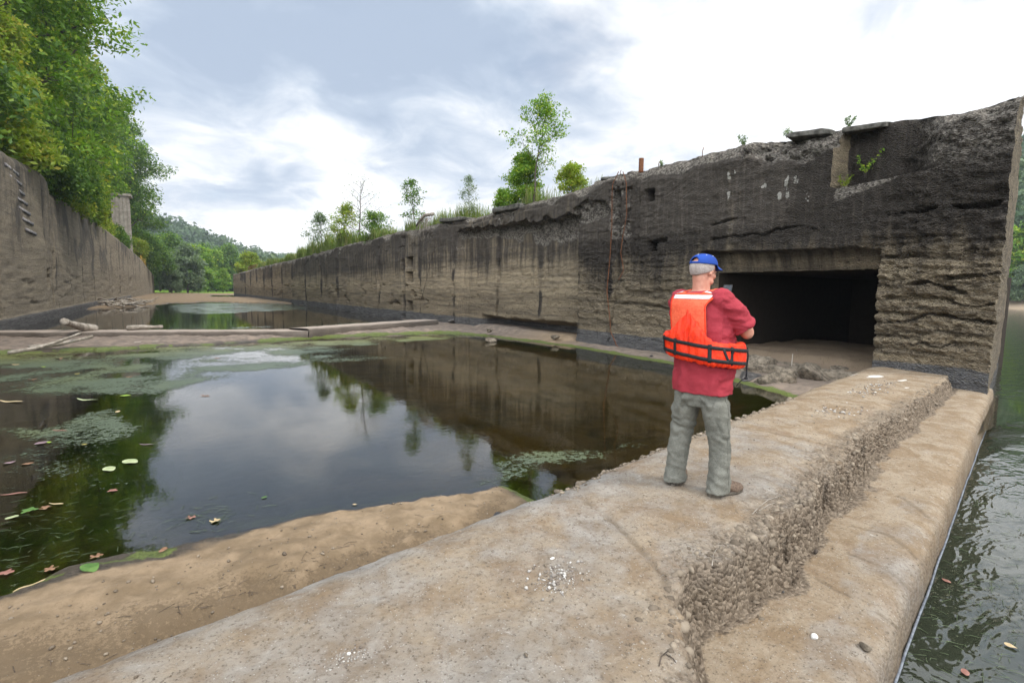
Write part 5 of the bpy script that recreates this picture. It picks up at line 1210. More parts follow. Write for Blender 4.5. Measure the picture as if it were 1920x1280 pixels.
pth = [p_+np.array(v) for v in ((0, 0, 0), (.010, 0, -.06), (.004, 0, -.14), (.006, 0, -.19), (.004, 0, -.225))]
st_.tube(pth, .0065, 6); st_.tube([pth[-1], pth[-1]+np.array([-.02, -.02, -.012]), pth[-1]+np.array([-.045, -.035, -.05]), pth[-1]+np.array([-.05, -.04, -.062])], .004, 6)
ell(st_, pth[-1], (.014, .014, .010)); st_.build('lanyard', m_web, vest)
# ---- phone, its own thing
cph, sph = math.cos(-FACE), math.sin(-FACE)
phw = (3.27+PH[0]*cph-PH[1]*sph, 2.36+PH[0]*sph+PH[1]*cph, PH[2]-.008)
phone = empty('phone', phw, -FACE+R_(6)); phone.rotation_euler = (R_(-14), 0, -FACE+R_(-8))
tag(phone, 'black smartphone held upright in the hands of the man', 'phone')
m_ph, t = mat('black phone case'); t.out(t.pbsdf((.012, .012, .013), .45))
m_sc, t = mat('dark glass screen'); t.out(t.pbsdf((.02, .025, .03), .08, None, .5))
def rbox(name, hx, hy, hz, bev, m_, par, loc=(0, 0, 0)):
    q = MB(); q.box((0, 0, 0), (hx, hy, hz)); o_ = q.build(name, m_, par, smooth=False)
    B_ = o_.modifiers.new('b', 'BEVEL'); B_.width = bev; B_.segments = 4; bake(o_); o_.location = loc; return o_
rbox('case', .038, .005, .078, .0045, m_ph, phone); rbox('screen', .034, .0008, .073, .0007, m_sc, phone, (0, -.0056, 0))
# ------------------------------------------------------------------ small things
def lookup(GX, GY, GH, x, y):
    i = np.clip(np.searchsorted(GX, x)-1, 0, len(GX)-2); j = np.clip(np.searchsorted(GY, y)-1, 0, len(GY)-2)
    u = np.clip((x-GX[i])/(GX[i+1]-GX[i]), 0, 1); v = np.clip((y-GY[j])/(GY[j+1]-GY[j]), 0, 1)
    return GH[i, j]*(1-u)*(1-v)+GH[i+1, j]*u*(1-v)+GH[i, j+1]*(1-u)*v+GH[i+1, j+1]*u*v
def wz(x, y): return lookup(WGX, WGY, WGH, x, y)
def fz_(x, y): return lookup(FGX, FGY, FGH, x, y)
def onweir(px, py, z0=0.0):
    p = gz(px, py, z0)
    for _ in range(4): p = gz(px, py, float(wz(p[0], p[1])))
    return p
def simple(name, c1, c2, rough=.9, sc=8, bs=.6, bd=.02, spec=.2):
    m, t = mat(name); P = t.obj(); f = t.noise(P, sc, 6, .7)
    t.out(t.pbsdf(t.mix(t.ramp(f, .35, .65), c1, c2), rough, t.bump(t.noise(P, sc*3, 5, .7), bs, bd), spec)); return m
m_rock = simple('grey pebbly rock', (.085, .070, .052), (.26, .215, .16), .9, 9, 1.0, .05)
m_rockd = simple('dark wet rock', (.035, .032, .03), (.11, .10, .09), .7, 7)
m_pebble = simple('river pebble', (.15, .125, .10), (.34, .29, .235), .75, 5, .3, .004)
m_slab = simple('lichened slab', (.045, .042, .036), (.16, .15, .13), .9, 6)
m_wood = simple('bleached driftwood', (.17, .145, .115), (.36, .32, .27), .9, 5)
m_woodd = simple('dark old wood', (.05, .04, .032), (.13, .10, .08), .9, 5)
m_rust = simple('rusty iron', (.085, .032, .016), (.20, .085, .04), .9, 14, .5, .005)
m_yel = simple('yellow painted steel', (.40, .24, .03), (.50, .33, .06), .6, 4)
m_white_s = simple('white shell', (.55, .54, .50), (.75, .74, .70), .6, 9, .2, .003)
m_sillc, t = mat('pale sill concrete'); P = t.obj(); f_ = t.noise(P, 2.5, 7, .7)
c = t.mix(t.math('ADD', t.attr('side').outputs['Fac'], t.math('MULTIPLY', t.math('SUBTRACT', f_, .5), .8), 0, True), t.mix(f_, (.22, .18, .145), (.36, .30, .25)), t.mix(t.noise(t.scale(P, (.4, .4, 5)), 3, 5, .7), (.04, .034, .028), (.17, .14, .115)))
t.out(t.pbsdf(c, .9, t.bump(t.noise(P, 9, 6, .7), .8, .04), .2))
def ico(seed, r=(1, 1, 1), rough=.18, n=10, m=14, cut=0):
    rs = np.random.RandomState(seed); th = np.linspace(0, math.pi, n)[:, None]; ph = (np.arange(m)*2*math.pi/m)[None]
    V = np.stack([np.sin(th)*np.cos(ph), np.sin(th)*np.sin(ph), np.cos(th)+0*ph], -1).reshape(-1, 3)
    f = 1+rough*fbm(V[:, 0]*1.7+seed, V[:, 1]*1.7, 4, seed, .5, z=V[:, 2]*1.7)
    for _ in range(cut):
        d = rs.normal(size=3); d /= np.linalg.norm(d); h = rs.uniform(.45, .75); q = V@d; f = np.where(q*f > h, h/np.maximum(q, 1e-3), f)
    V = V*f[:, None]*np.asarray(r); i = np.arange(n-1)[:, None]*m; j = np.arange(m)[None]
    return V, np.stack([i+j, i+m+j, i+m+(j+1) % m, i+(j+1) % m], -1).reshape(-1, 4)
def rock(px, py, z, r, seed, label, m_=None, rz=0, tilt=0, group=None, cut=7, name='rock'):
    p = gz(px, py, z); V, F = ico(seed, r, .25, 26, 36, cut); V = V@(rotz(rz)@rotx(tilt)).T
    V += .012*max(r)*fbm(V[:, 0]*30/max(r)*.3, V[:, 1]*30/max(r)*.3, 3, seed, z=V[:, 2]*9/max(r))[:, None]
    o = mesh(name, V, F, m_ or m_rock, loc=(float(p[0]), float(p[1]), z+r[2]*.45)); return tag(o, label, 'rock', group)
# rubble at the end of the pool
rock(1452, 722, -.40, (.55, .26, .24), 3, 'long slanted block of broken concrete between the pool and the weir', cut=9, rz=-.9, tilt=.35)
rock(1525, 715, -.38, (.42, .36, .30), 4, 'rounded pebbly lump of concrete touching the weir edge, right of the slanted block', cut=5, rz=.5)
rock(1492, 706, -.42, (.28, .2, .18), 5, 'small black wet rock between the slanted block and the rounded lump', m_rockd)
rock(1405, 712, -.42, (.42, .28, .15), 6, 'flat dark rock at the water, just right of the man', m_rockd, rz=.4)
rock(1418, 696, -.34, (.60, .35, .26), 7, 'low broad rubble mound behind the flat dark rock', cut=4, rz=-1.1)
rock(1480, 690, -.32, (.7, .2, .10), 8, 'long low concrete curb piece before the culvert sand', cut=4, rz=-1.35)
rock(1570, 694, -.28, (.55, .2, .09), 9, 'flat concrete curb piece under the right culvert jamb', cut=4, rz=-1.3)
rock(920, 641, POOL_Z, (.22, .16, .13), 10, 'single grey rock standing in the far edge of the pool')
rock(1113, 650, -.40, (.14, .11, .07), 11, 'small pale rock at the waterline under the wall corner')
rock(1222, 672, -.42, (.10, .08, .09), 12, 'small brown stump-like stone in the green shallows left of the man', m_rockd)
rock(918, 621, -.22, (.24, .16, .10), 13, 'grey rock on the shore before the wall undercut')
rock(852, 604, -.2, (.35, .22, .13), 14, 'dark rock lying against the wall foot by the end of the sill', m_rockd)
rock(1040, 634, -.25, (.20, .14, .09), 15, 'pale rock on the dry shoulder under the undercut')
# loose slabs on the wall crest
def slab(px0, py0, px1, py1, x, dep, th_, seed, label, tilt=0.0):
    a = gx(px0, py0, x); c_ = gx(px1, py1, x); L_ = np.linalg.norm(c_-a); mid_ = (a+c_)/2; V, F = ico(seed, (dep, L_/2*1.12, th_), .12, 18, 28, 0)
    V = np.sign(V)*np.abs(V/np.array([dep, L_/2*1.12, th_])).clip(0, 1)**.28*np.array([dep, L_/2, th_]); V += .04*fbm(V[:, 0]*3+seed, V[:, 1]*3, 4, seed, z=V[:, 2]*6)[:, None]
    an = math.atan2(c_[2]-a[2], c_[1]-a[1]); V = V@(rotx(an)@roty(tilt)).T; o = mesh('stone_slab', V, F, m_slab, loc=(float(mid_[0])+.28, float(mid_[1]), topz(float(mid_[1]))-.03)); return tag(o, label, 'slab')
slab(1478, 249, 1562, 240, 12.55, .40, .07, 21, 'loose flat slab on the wall crest left of the notch', -.1)
slab(1582, 231, 1662, 216, 12.55, .40, .06, 22, 'loose tilted slab on the wall crest right above the notch', .12)
slab(926, 389, 985, 377, 12.45, .5, .12, 23, 'dark coping slab overhanging left of the green bush')
slab(828, 412, 878, 408, 12.4, .5, .10, 24, 'flat coping slab on the wall between the roots and the grey shrub')
slab(1125, 331, 1178, 321, 12.5, .35, .05, 25, 'thin slab on the crest above the gate slot')
# pipe stub and rods
p = ontop(1202, 316, 12.35, -.10); st = MB(); st.tube([(0, 0, 0), (0, 0, .42)], .075, 20, False); st.tube([(0, 0, .42), (0, 0, .18)], .062, 20, True)
tag(st.build('pipe', m_rust, loc=p), 'short rusty pipe stub standing on the wall crest', 'pipe')
for (px, py, h, lb) in ((1317, 288, .26, 'thin upright steel rod on the crest above the bird stains'), (1235, 306, .14, 'bent steel rod on the crest right of the rusty pipe'), (1163, 323, .16, 'short steel rod on the crest over the gate slot')):
    p = ontop(px, py, 12.35, -.05); q = MB(); q.tube([(0, 0, 0), (.01, .01, h*.6), (.02, -.02, h)], .010, 6); tag(q.build('steel_rod', m_rust, loc=p), lb, 'rod')
# hanging cables
def cable(pts, r, label, m_=None, name='cable', x=WX-.05):
    P_ = np.array([gx(a, b, x) for a, b in pts]); t_ = np.linspace(0, len(P_)-1, len(P_)*6); Q = np.stack([np.interp(t_, np.arange(len(P_)), P_[:, k]) for k in range(3)], 1)
    Q += .02*np.stack([fbm(t_*.7, t_*0, 3, 5)*.5, fbm(t_*.9, t_*0+4, 3, 6), 0*t_], 1); q = MB(); q.tube(Q, r, 6); return tag(q.build(name, m_ or m_rust), label, 'cable')
cable([(1160, 322), (1148, 345), (1146, 420), (1142, 500), (1138, 545), (1142, 580), (1146, 625), (1156, 648), (1176, 663)], .014, 'long rusty cable hanging down the wall from the gate slot to the water')
cable([(1168, 322), (1174, 345), (1174, 400), (1168, 440), (1164, 475), (1170, 505), (1160, 525)], .012, 'shorter rusty cable looping in the gate slot beside the long one')
cable([(826, 420), (812, 470), (800, 520), (790, 560)], .012, 'thin vine stem crossing the wall below the flat coping slab', m_woodd, 'vine')
rs = np.random.RandomState(9); q = MB(); b0 = np.array(gx(800, 408, 12.4))
for i in range(26):
    a = b0+rs.normal(size=3)*[.05, .45, .06]; P_ = [a]; d = np.array([-.25, rs.normal()*.5, -.2])
    for k in range(9): d = d+np.array([-.02 if k < 2 else .03, rs.normal()*.28, -.22]); P_.append(P_[-1]+d*.13*rs.uniform(.6, 1.2)); P_[-1][0] = min(max(P_[-1][0], WX-.22), WX+.25)
    q.tube(P_, np.linspace(.030 if i < 5 else .014, .005, 10), 5)
q.tube([b0+[0, -.9, .10], b0+[-.1, 0, .12], b0+[-.15, .6, -.1], b0+[-.1, 1.3, -.35]], [.09, .10, .08, .04], 8)
tag(q.build('root_tangle', m_wood), 'tangle of dead pale roots hanging over the wall crest', 'roots')
# mitre sill across the lock
def beam(A, B, w_, h, z1, seed, m_):
    A = np.array(A); B = np.array(B); L_ = np.linalg.norm(B-A); n = int(L_/.09); d = (B-A)/L_; nrm_ = np.array([-d[1], d[0]])
    prof = [(0, -1.2), (.0, -.9), (0, -.5), (.0, -.12), (.03, -.02), (.10, 0), (.4, .0), (.8, 0), (.95, -.02), (1, -.3), (1, -1.2)]
    S_ = np.linspace(0, 1, n); V = []
    for s_ in S_:
        c_ = A+(B-A)*s_
        for i_, (a_, b_) in enumerate(prof):
            o_ = c_+nrm_*a_*w_; rr = .02*vn(s_*L_*2.5, i_*.7, seed=seed)+.05*min(0, vn(s_*L_*1.1, i_*.5, seed=seed+1)+.1)*(i_ < 5)
            V.append((o_[0]-nrm_[0]*rr, o_[1]-nrm_[1]*rr, z1+b_*h+.012*vn(s_*L_*3, i_, seed=seed+2)))
    return np.array(V), gridfaces(n, len(prof))
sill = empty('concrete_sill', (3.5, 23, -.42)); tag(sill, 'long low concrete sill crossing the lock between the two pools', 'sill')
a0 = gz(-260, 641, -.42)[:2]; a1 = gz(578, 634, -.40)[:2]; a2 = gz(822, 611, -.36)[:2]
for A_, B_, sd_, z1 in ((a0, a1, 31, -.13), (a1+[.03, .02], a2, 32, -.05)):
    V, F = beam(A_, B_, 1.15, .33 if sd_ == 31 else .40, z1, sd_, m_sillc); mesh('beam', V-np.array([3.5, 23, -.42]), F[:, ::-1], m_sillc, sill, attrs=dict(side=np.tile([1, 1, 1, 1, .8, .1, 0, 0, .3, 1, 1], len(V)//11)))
cb = empty('concrete_curb', (11.6, 7.5, -.42)); tag(cb, 'rough low concrete curb along the foot of the wall in front of the culvert', 'curb')
A_ = gz(1290, 674, -.18)[:2]; B_ = gz(1615, 706, -.18)[:2]; V, F = beam(B_, A_, -.42, .42, -.14, 35, m_rock); V[:, :2] += .05*np.stack([fbm(V[:, 1]*3, V[:, 2]*6, 4, 5), fbm(V[:, 1]*3+7, V[:, 2]*6, 4, 6)], 1); V[:, 2] += .03*fbm(V[:, 1]*4, V[:, 0]*4, 4, 7)
mesh('curb_block', V-np.array([11.6, 7.5, -.42]), F, m_rock, cb)
for k_ in range(7):                      # armour bars let into the near panel of the land wall
    q_ = MB(); y_, z_ = ly(20+6*k_, 317+19.5*k_); q_.box((0, 1.2, 0), (.035, 1.2, .07), rotx(-.02)); bar_ = q_.build('armour_bar', None, land_wall); bar_.location = np.array([LX+.0, y_-1.0, z_])-offl
    if k_ == 0: m_arm = simple('painted armour steel', (.07, .065, .075), (.34, .32, .31), .8, 2.2)
    bar_.data.materials.append(m_arm)
# logs and driftwood
def log(pts, r, label, m_=None, name='driftwood_log', cat='log'):
    P_ = np.array([gz(*p_) for p_ in pts]); t_ = np.linspace(0, len(P_)-1, 14); Q = np.stack([np.interp(t_, np.arange(len(P_)), P_[:, k]) for k in range(3)], 1); Q += .03*np.stack([fbm(t_, t_*0, 3, 7)]*3, 1)
    q = MB(); q.tube(Q, np.linspace(r, r*.6, 14)*(1+.15*fbm(t_*2, t_*0, 3, 8)), 10); return tag(q.build(name, m_ or m_wood), label, cat)
log([(176, 617, -.1), (150, 612, .05), (120, 602, .30)], .17, 'thick driftwood log propped on the sill by the left wall')
log([(150, 609, -.05), (130, 605, .15), (116, 602, .25)], .10, 'dark branch crossing under the propped log', m_woodd)
log([(238, 615, -.05), (270, 613, -.02), (305, 612, -.03)], .10, 'pale log lying flat along the sill right of the propped one')
log([(15, 662, -.32), (70, 652, -.2), (120, 636, -.02), (150, 626, .05)], .055, 'long root-like branch leaning on the sill at the left')
log([(55, 652, -.3), (110, 645, -.2), (175, 630, -.02)], .07, 'forked bleached branch beside the long root on the mud')
log([(250, 644, -.33), (300, 641, -.32)], .05, 'short pale stick on the mud before the sill')
rs = np.random.RandomState(12); q = MB()
for i in range(60):
    c_ = np.array([rs.uniform(-5.6, -2.2), rs.uniform(56, 72), -.35+rs.rand()*.35]); a = rs.uniform(0, 6.28); l = rs.uniform(.6, 2.6); d = np.array([math.cos(a), math.sin(a), rs.uniform(-.15, .35)])
    q.tube([c_-d*l/2, c_+rs.normal(size=3)*.1, c_+d*l/2], [.09, .07, .03], 6)
tag(q.build('driftwood_pile', m_wood), kind='stuff')
# culvert sticks, straws on the slab
def stick(P_, r, label, m_=None, name='stick', cat='stick'):
    q = MB(); q.tube(P_, r, 6); return tag(q.build(name, m_ or m_wood), label, cat)
s0 = gz(1484, 688, -.2); stick([s0, s0+[.25, .12, .28]], [.012, .008], 'pale stick leaning in the culvert mouth')
s0 = gz(1490, 666, -.1); stick([s0, s0+[.5, .2, .14]], [.010, .006], 'thinner twig lying on the culvert sand')
for pts, lb in (([(1410, 965), (1425, 950), (1440, 938), (1465, 930)], 'pale dry straw on the slab behind the boots'), ([(1418, 962), (1440, 948), (1452, 944)], 'second dry straw crossing the pale one behind the boots'),
                ([(1548, 729), (1558, 734), (1576, 735)], 'curved white straw near the far end of the slab'), ([(1335, 1062), (1338, 1040), (1345, 1028)], 'short dry straw at the top of the pebbly step'),
                ([(1248, 1228), (1262, 1236), (1275, 1258)], 'curled dark twig in the near corner of the ledge'), ([(1252, 1222), (1240, 1232), (1236, 1250)], 'thin forked twig beside the curled one')):
    Pt = [onweir(a, b_)+[0, 0, .006] for a, b_ in pts]; stick(Pt, .0025, lb, m_woodd if 'twig' in lb else m_wood)
dk_ = onweir(1530, 1036, -.36); stick([dk_+[-.035, -.01, .012], dk_+[0, 0, .016], dk_+[.035, .012, .010]], [.009, .014, .006], 'small dark piece of bark lying on the ledge', m_woodd, 'bark_piece', 'bark')
def stone(px, py, r, seed, label, m_, name='stone'):
    p = onweir(px, py, -.3); V, F = ico(seed, r, .2, 14, 18, 3); return tag(mesh(name, V, F, m_, loc=(float(p[0]), float(p[1]), float(p[2])+r[2]*.6)), label, 'stone')
stone(1526, 1196, (.022, .018, .015), 41, 'milky white quartz stone on the ledge', m_white_s)
stone(1622, 1216, (.032, .028, .022), 42, 'round crusty brown clump on the ledge near the river', m_rock)
stone(1084, 1159, (.010, .007, .006), 43, 'small lone oval pebble on the near slab', m_pebble)
stone(1035, 1047, (.016, .010, .006), 44, 'largest white shell chip at the top of the chip scatter', m_white_s)
stone(1055, 1044, (.013, .008, .005), 45, 'grey shell chip just right of the largest white one', m_pebble)
stone(1468, 1110, (.010, .009, .008), 46, 'small dark pebble in the sand of the ledge', m_rockd)
stone(1575, 1158, (.010, .008, .005), 47, 'small flat pebble mid ledge towards the river', m_pebble)
# scatter of chips, gravel and embedded pebbles: uncountable
def scatter(name, P_, R3, m_, seed, emb=.2, cut=0, n=6, m=8):
    rs = np.random.RandomState(seed); q = MB(); base = [ico(seed+i, (1, 1, 1), .22, n, m, cut) for i in range(5)]
    for i, p_ in enumerate(P_):
        V, F = base[i % 5]; r = R3[i]; V = V*np.array([r*rs.uniform(.8, 1.3), r*rs.uniform(.6, 1), r*rs.uniform(.45, .85)]); V = V@(rotz(rs.uniform(0, 6.28))@rotx(rs.normal()*.3)).T
        q.add(V+p_+np.array([0, 0, r*(.5-emb)]), F, tone=rs.rand())
    return tag(q.build(name, m_), kind='stuff')
m_gravel, t = mat('mixed gravel'); P = t.obj(); tn = t.attr('tone').outputs['Fac']
t.out(t.pbsdf(t.mix(t.noise(P, 90, 4, .7), t.mix(tn, (.08, .062, .045), (.20, .16, .115)), t.mix(tn, (.12, .095, .07), (.30, .25, .19))), .85, t.bump(t.noise(P, 150, 4, .7), .4, .003), .2))
m_chip, t = mat('shell chips'); tn = t.attr('tone').outputs['Fac']; t.out(t.pbsdf(t.mix(t.math('POWER', tn, 2.0), (.13, .105, .085), (.55, .53, .49)), .8, None, .2))
rs = np.random.RandomState(61); P_, Rr = [], []
EP = [(12.0, 3.32)]+R_EDGE[1:9]
seg = [(np.array(a), np.array(b_)) for a, b_ in zip(EP[:-1], EP[1:])]; Ls = np.array([np.linalg.norm(b_-a) for a, b_ in seg])
for _ in range(1700):
    k = rs.choice(len(seg), p=Ls/Ls.sum()); a, b_ = seg[k]; c_ = a+(b_-a)*rs.rand(); d = (b_-a)/np.linalg.norm(b_-a); nn = np.array([-d[1], d[0]]); c_ = c_+nn*rs.normal(loc=-.02, scale=.075)*(1 if c_[0] > 2 else 1.5)
    if c_[0] > 8 and rs.rand() < .5: continue
    z = float(wz(c_[0], c_[1])); 
    if z > -.02 and rs.rand() < .85: continue
    if z < -.31 and rs.rand() < .8: continue
    P_.append((c_[0], c_[1], z)); Rr.append(min(.040, .005+.0075*rs.exponential()))
for _ in range(40):
    k = rs.choice([3, 4, 5, 6], p=[.2, .4, .25, .15]); a, b_ = seg[k] if k < len(seg) else seg[-1]; c_ = a+(b_-a)*rs.rand(); d = (b_-a)/np.linalg.norm(b_-a); nn = np.array([-d[1], d[0]]); c_ = c_+nn*rs.normal(loc=-.03, scale=.06); P_.append((c_[0], c_[1], float(wz(c_[0], c_[1])))); Rr.append(rs.uniform(.016, .034))
scatter('embedded_pebbles', P_, Rr, m_gravel, 62, .62)
P_, Rr = [], []
for _ in range(2600):                                    # loose grit over slab and ledge
    x = rs.uniform(-.6, 7); y = rs.uniform(.9, 4.2); z = float(wz(x, y))
    if z < -.5: continue
    P_.append((x, y, z)); Rr.append(.0015+.0016*rs.exponential())
scatter('loose_gravel', P_, Rr, m_gravel, 63, .0, 0, 5, 6)
P_, Rr = [], []
c0 = onweir(1045, 1085)
for i in range(420):
    a = rs.normal(size=2)*[.085, .06]+(rs.rand(2)-.3)*[.2, .02]*(rs.rand() < .25); x, y = c0[0]+a[0]*.9+a[1]*.3, c0[1]+a[1]*1.1; P_.append((x, y, float(wz(x, y)))); Rr.append(.0018+.0022*rs.exponential())
c0 = onweir(655, 1230)
for i in range(160):
    a = rs.normal(size=2)*[.05, .03]; x, y = c0[0]+a[0], c0[1]+a[1]; P_.append((x, y, float(wz(x, y)))); Rr.append(.0015+.0015*rs.exponential())
for cc in ((1620, 735), (1570, 770), (1650, 722)):
    c0 = onweir(*cc)
    for i in range(90):
        a = rs.normal(size=2)*[.30, .10]; x, y = c0[0]+a[0], c0[1]+a[1]; P_.append((x, y, float(wz(x, y)))); Rr.append(.006+.004*rs.exponential())
scatter('shell_chips', P_, Rr, m_chip, 64, .1, 2, 5, 6)
P_, Rr = [], []
for _ in range(900):
    x = rs.uniform(-.9, 2.6); yp_ = float(np.interp(x, [p_[0] for p_ in P_EDGE], [p_[1] for p_ in P_EDGE])); y = yp_+rs.rand()**1.5*1.3; z = float(fz_(x, y))
    if z < POOL_Z+.005: continue
    P_.append((x, y, z)); Rr.append(.002+.0035*rs.exponential())
scatter('sand_grit', P_, Rr, m_gravel, 66, .15, 0, 5, 6)
q = MB()
for _ in range(130):                                   # rootlets and straw bits on the bank
    x = rs.normal(.55, .5); y = float(np.interp(x, [p_[0] for p_ in P_EDGE], [p_[1] for p_ in P_EDGE]))+rs.uniform(.1, .8); z = float(fz_(x, y))
    if z < POOL_Z+.01: continue
    a = rs.uniform(0, 6.28); l = rs.uniform(.01, .05); q.tube([(x-math.cos(a)*l, y-math.sin(a)*l, z+.003), (x+rs.normal()*.006, y+rs.normal()*.006, z+.008), (x+math.cos(a)*l, y+math.sin(a)*l, z+.003)], .0014, 4)
tag(q.build('twig_litter', m_woodd), kind='stuff')
# steel nosing along the water edge of the weir
q = MB(); S_ = np.linspace(2.2, 12.0, 90); ye = np.interp(S_, [p_[0] for p_ in O_EDGE], [p_[1] for p_ in O_EDGE])
q.tube(np.stack([S_, ye-.034+.004*fbm(S_*2, S_*0, 3, 3), np.full(90, RIVER_Z+.012)], 1), .008, 6)
m_steel = simple('weathered steel', (.09, .10, .12), (.20, .215, .24), .6, 20, .2, .003); q.build('steel_edge', m_steel, weir)
# ------------------------------------------------------------------ railings and tower
def railing(A, B, z0, h, n, m_, label, rails=(1.0, .5), r=.04, tilt=(0, 0)):
    A = np.array([*A, z0], float); B = np.array([*B, z0], float); o = empty('railing', tuple(A)); tag(o, label, 'railing')
    for i in range(n):
        c_ = (B-A)*i/(n-1); q = MB(); q.tube([c_, c_+[tilt[0], tilt[1], h]], r, 6); q.build('post', m_, o)
    for f in rails: q = MB(); q.tube([np.array([tilt[0]*f, tilt[1]*f, h*f]), (B-A)+[tilt[0]*f, tilt[1]*f, h*f]], r*.9, 6); q.build('rail', m_, o)
    return o
ya_, yb_ = ly(252, 470)[0], ly(272, 492)[0]
railing((-4.85, 129), (-4.45, 158), 6.0, 1.6, 9, m_yel, 'yellow painted railing on top of the left wall', r=.06)
ra, rb_ = gx(503, 492, 13.5), gx(465, 505, 13.5)
railing((13.5, float(ra[1])), (13.5, float(rb_[1])), topz(float(ra[1]))-.1, 1.15, 12, m_rust, 'rusty railing on the right wall near its far end', (1.0, .62, .1), .05, (.2, 0))
tw = empty('concrete_tower', (-7.3, 124, 6.3)); tag(tw, 'pale square concrete tower half hidden by trees above the left wall', 'tower')
m_tow = simple('tower concrete', (.24, .21, .18), (.36, .33, .29), .9, 1.2, .4, .05)
q = MB(); hT = 12.0; q.box((0, 0, hT/2), (1.3, 1.55, hT/2))
for i in range(5):
    q.box((-1.2+i*.6, -1.60, hT/2), (.13, .05, hT/2-.3)); q.box((1.35, -1.2+i*.6, hT/2), (.05, .13, hT/2-.3))
q.build('shaft', m_tow, tw, smooth=False)
q = MB(); q.box((0, 0, .3), (1.85, 1.85, .55)); q.build('plinth', simple('white washed concrete', (.5, .5, .5), (.66, .66, .65)), tw, smooth=False)
q = MB(); q.box((0, 0, hT+.2), (1.8, 1.8, .22)); q.build('cap_slab', m_tow, tw, smooth=False)
# ------------------------------------------------------------------ leaves on the water
def leaf_shape(kind, rs):
    if kind == 'maple':
        a = np.linspace(0, 2*math.pi, 41)[:-1]; r = .55+.45*np.abs(np.cos(a*2.5))**1.4; r *= 1-.15*np.abs(np.cos(a*12.5)); r *= np.where(np.abs(a-math.pi) < .35, .5, 1)
        x, y = r*np.cos(a), r*np.sin(a)
    elif kind == 'long':
        a = np.linspace(0, 2*math.pi, 25)[:-1]; x, y = np.cos(a), .16*np.sin(a)*(1+.2*np.cos(a))
    else:
        a = np.linspace(0, 2*math.pi, 25)[:-1]; x, y = np.cos(a), .62*np.sin(a)*(1-.25*np.cos(a))
    n = len(x); cr_ = rs.uniform(.08, .25); ph = rs.uniform(0, 6)
    def zf(x, y): return cr_*(x*math.cos(ph)+y*math.sin(ph))**2+.05*np.sin(x*4+y*3)
    V = [np.stack([x*f, y*f, zf(x*f, y*f)], 1) for f in (1, .66, .33)]+[np.zeros((1, 3))]
    V = np.vstack(V); i = np.arange(n); F = [np.stack([k*n+i, k*n+(i+1) % n, (k+1)*n+(i+1) % n, (k+1)*n+i], 1) for k in (0, 1)]+[np.stack([2*n+i, 2*n+(i+1) % n, np.full(n, 3*n)], 1)]
    return V, F
def leafmat(name, c1, c2): return simple(name, c1, c2, .6, 9, .2, .01)
LM = dict(brown=leafmat('brown leaf', (.15, .08, .045), (.26, .15, .09)), tan=leafmat('tan leaf', (.34, .25, .14), (.48, .38, .22)), pale=leafmat('pale green leaf', (.24, .28, .14), (.38, .42, .24)),
          lime=leafmat('lime leaf', (.17, .27, .03), (.26, .36, .06)), red=leafmat('reddish leaf', (.18, .08, .06), (.27, .14, .11)), green=leafmat('green leaf', (.05, .11, .025), (.10, .18, .045)), yellow=leafmat('yellow leaf', (.34, .27, .07), (.45, .38, .13)), purple=leafmat('purple grey leaf', (.14, .09, .10), (.26, .19, .20)))
rs = np.random.RandomState(71)
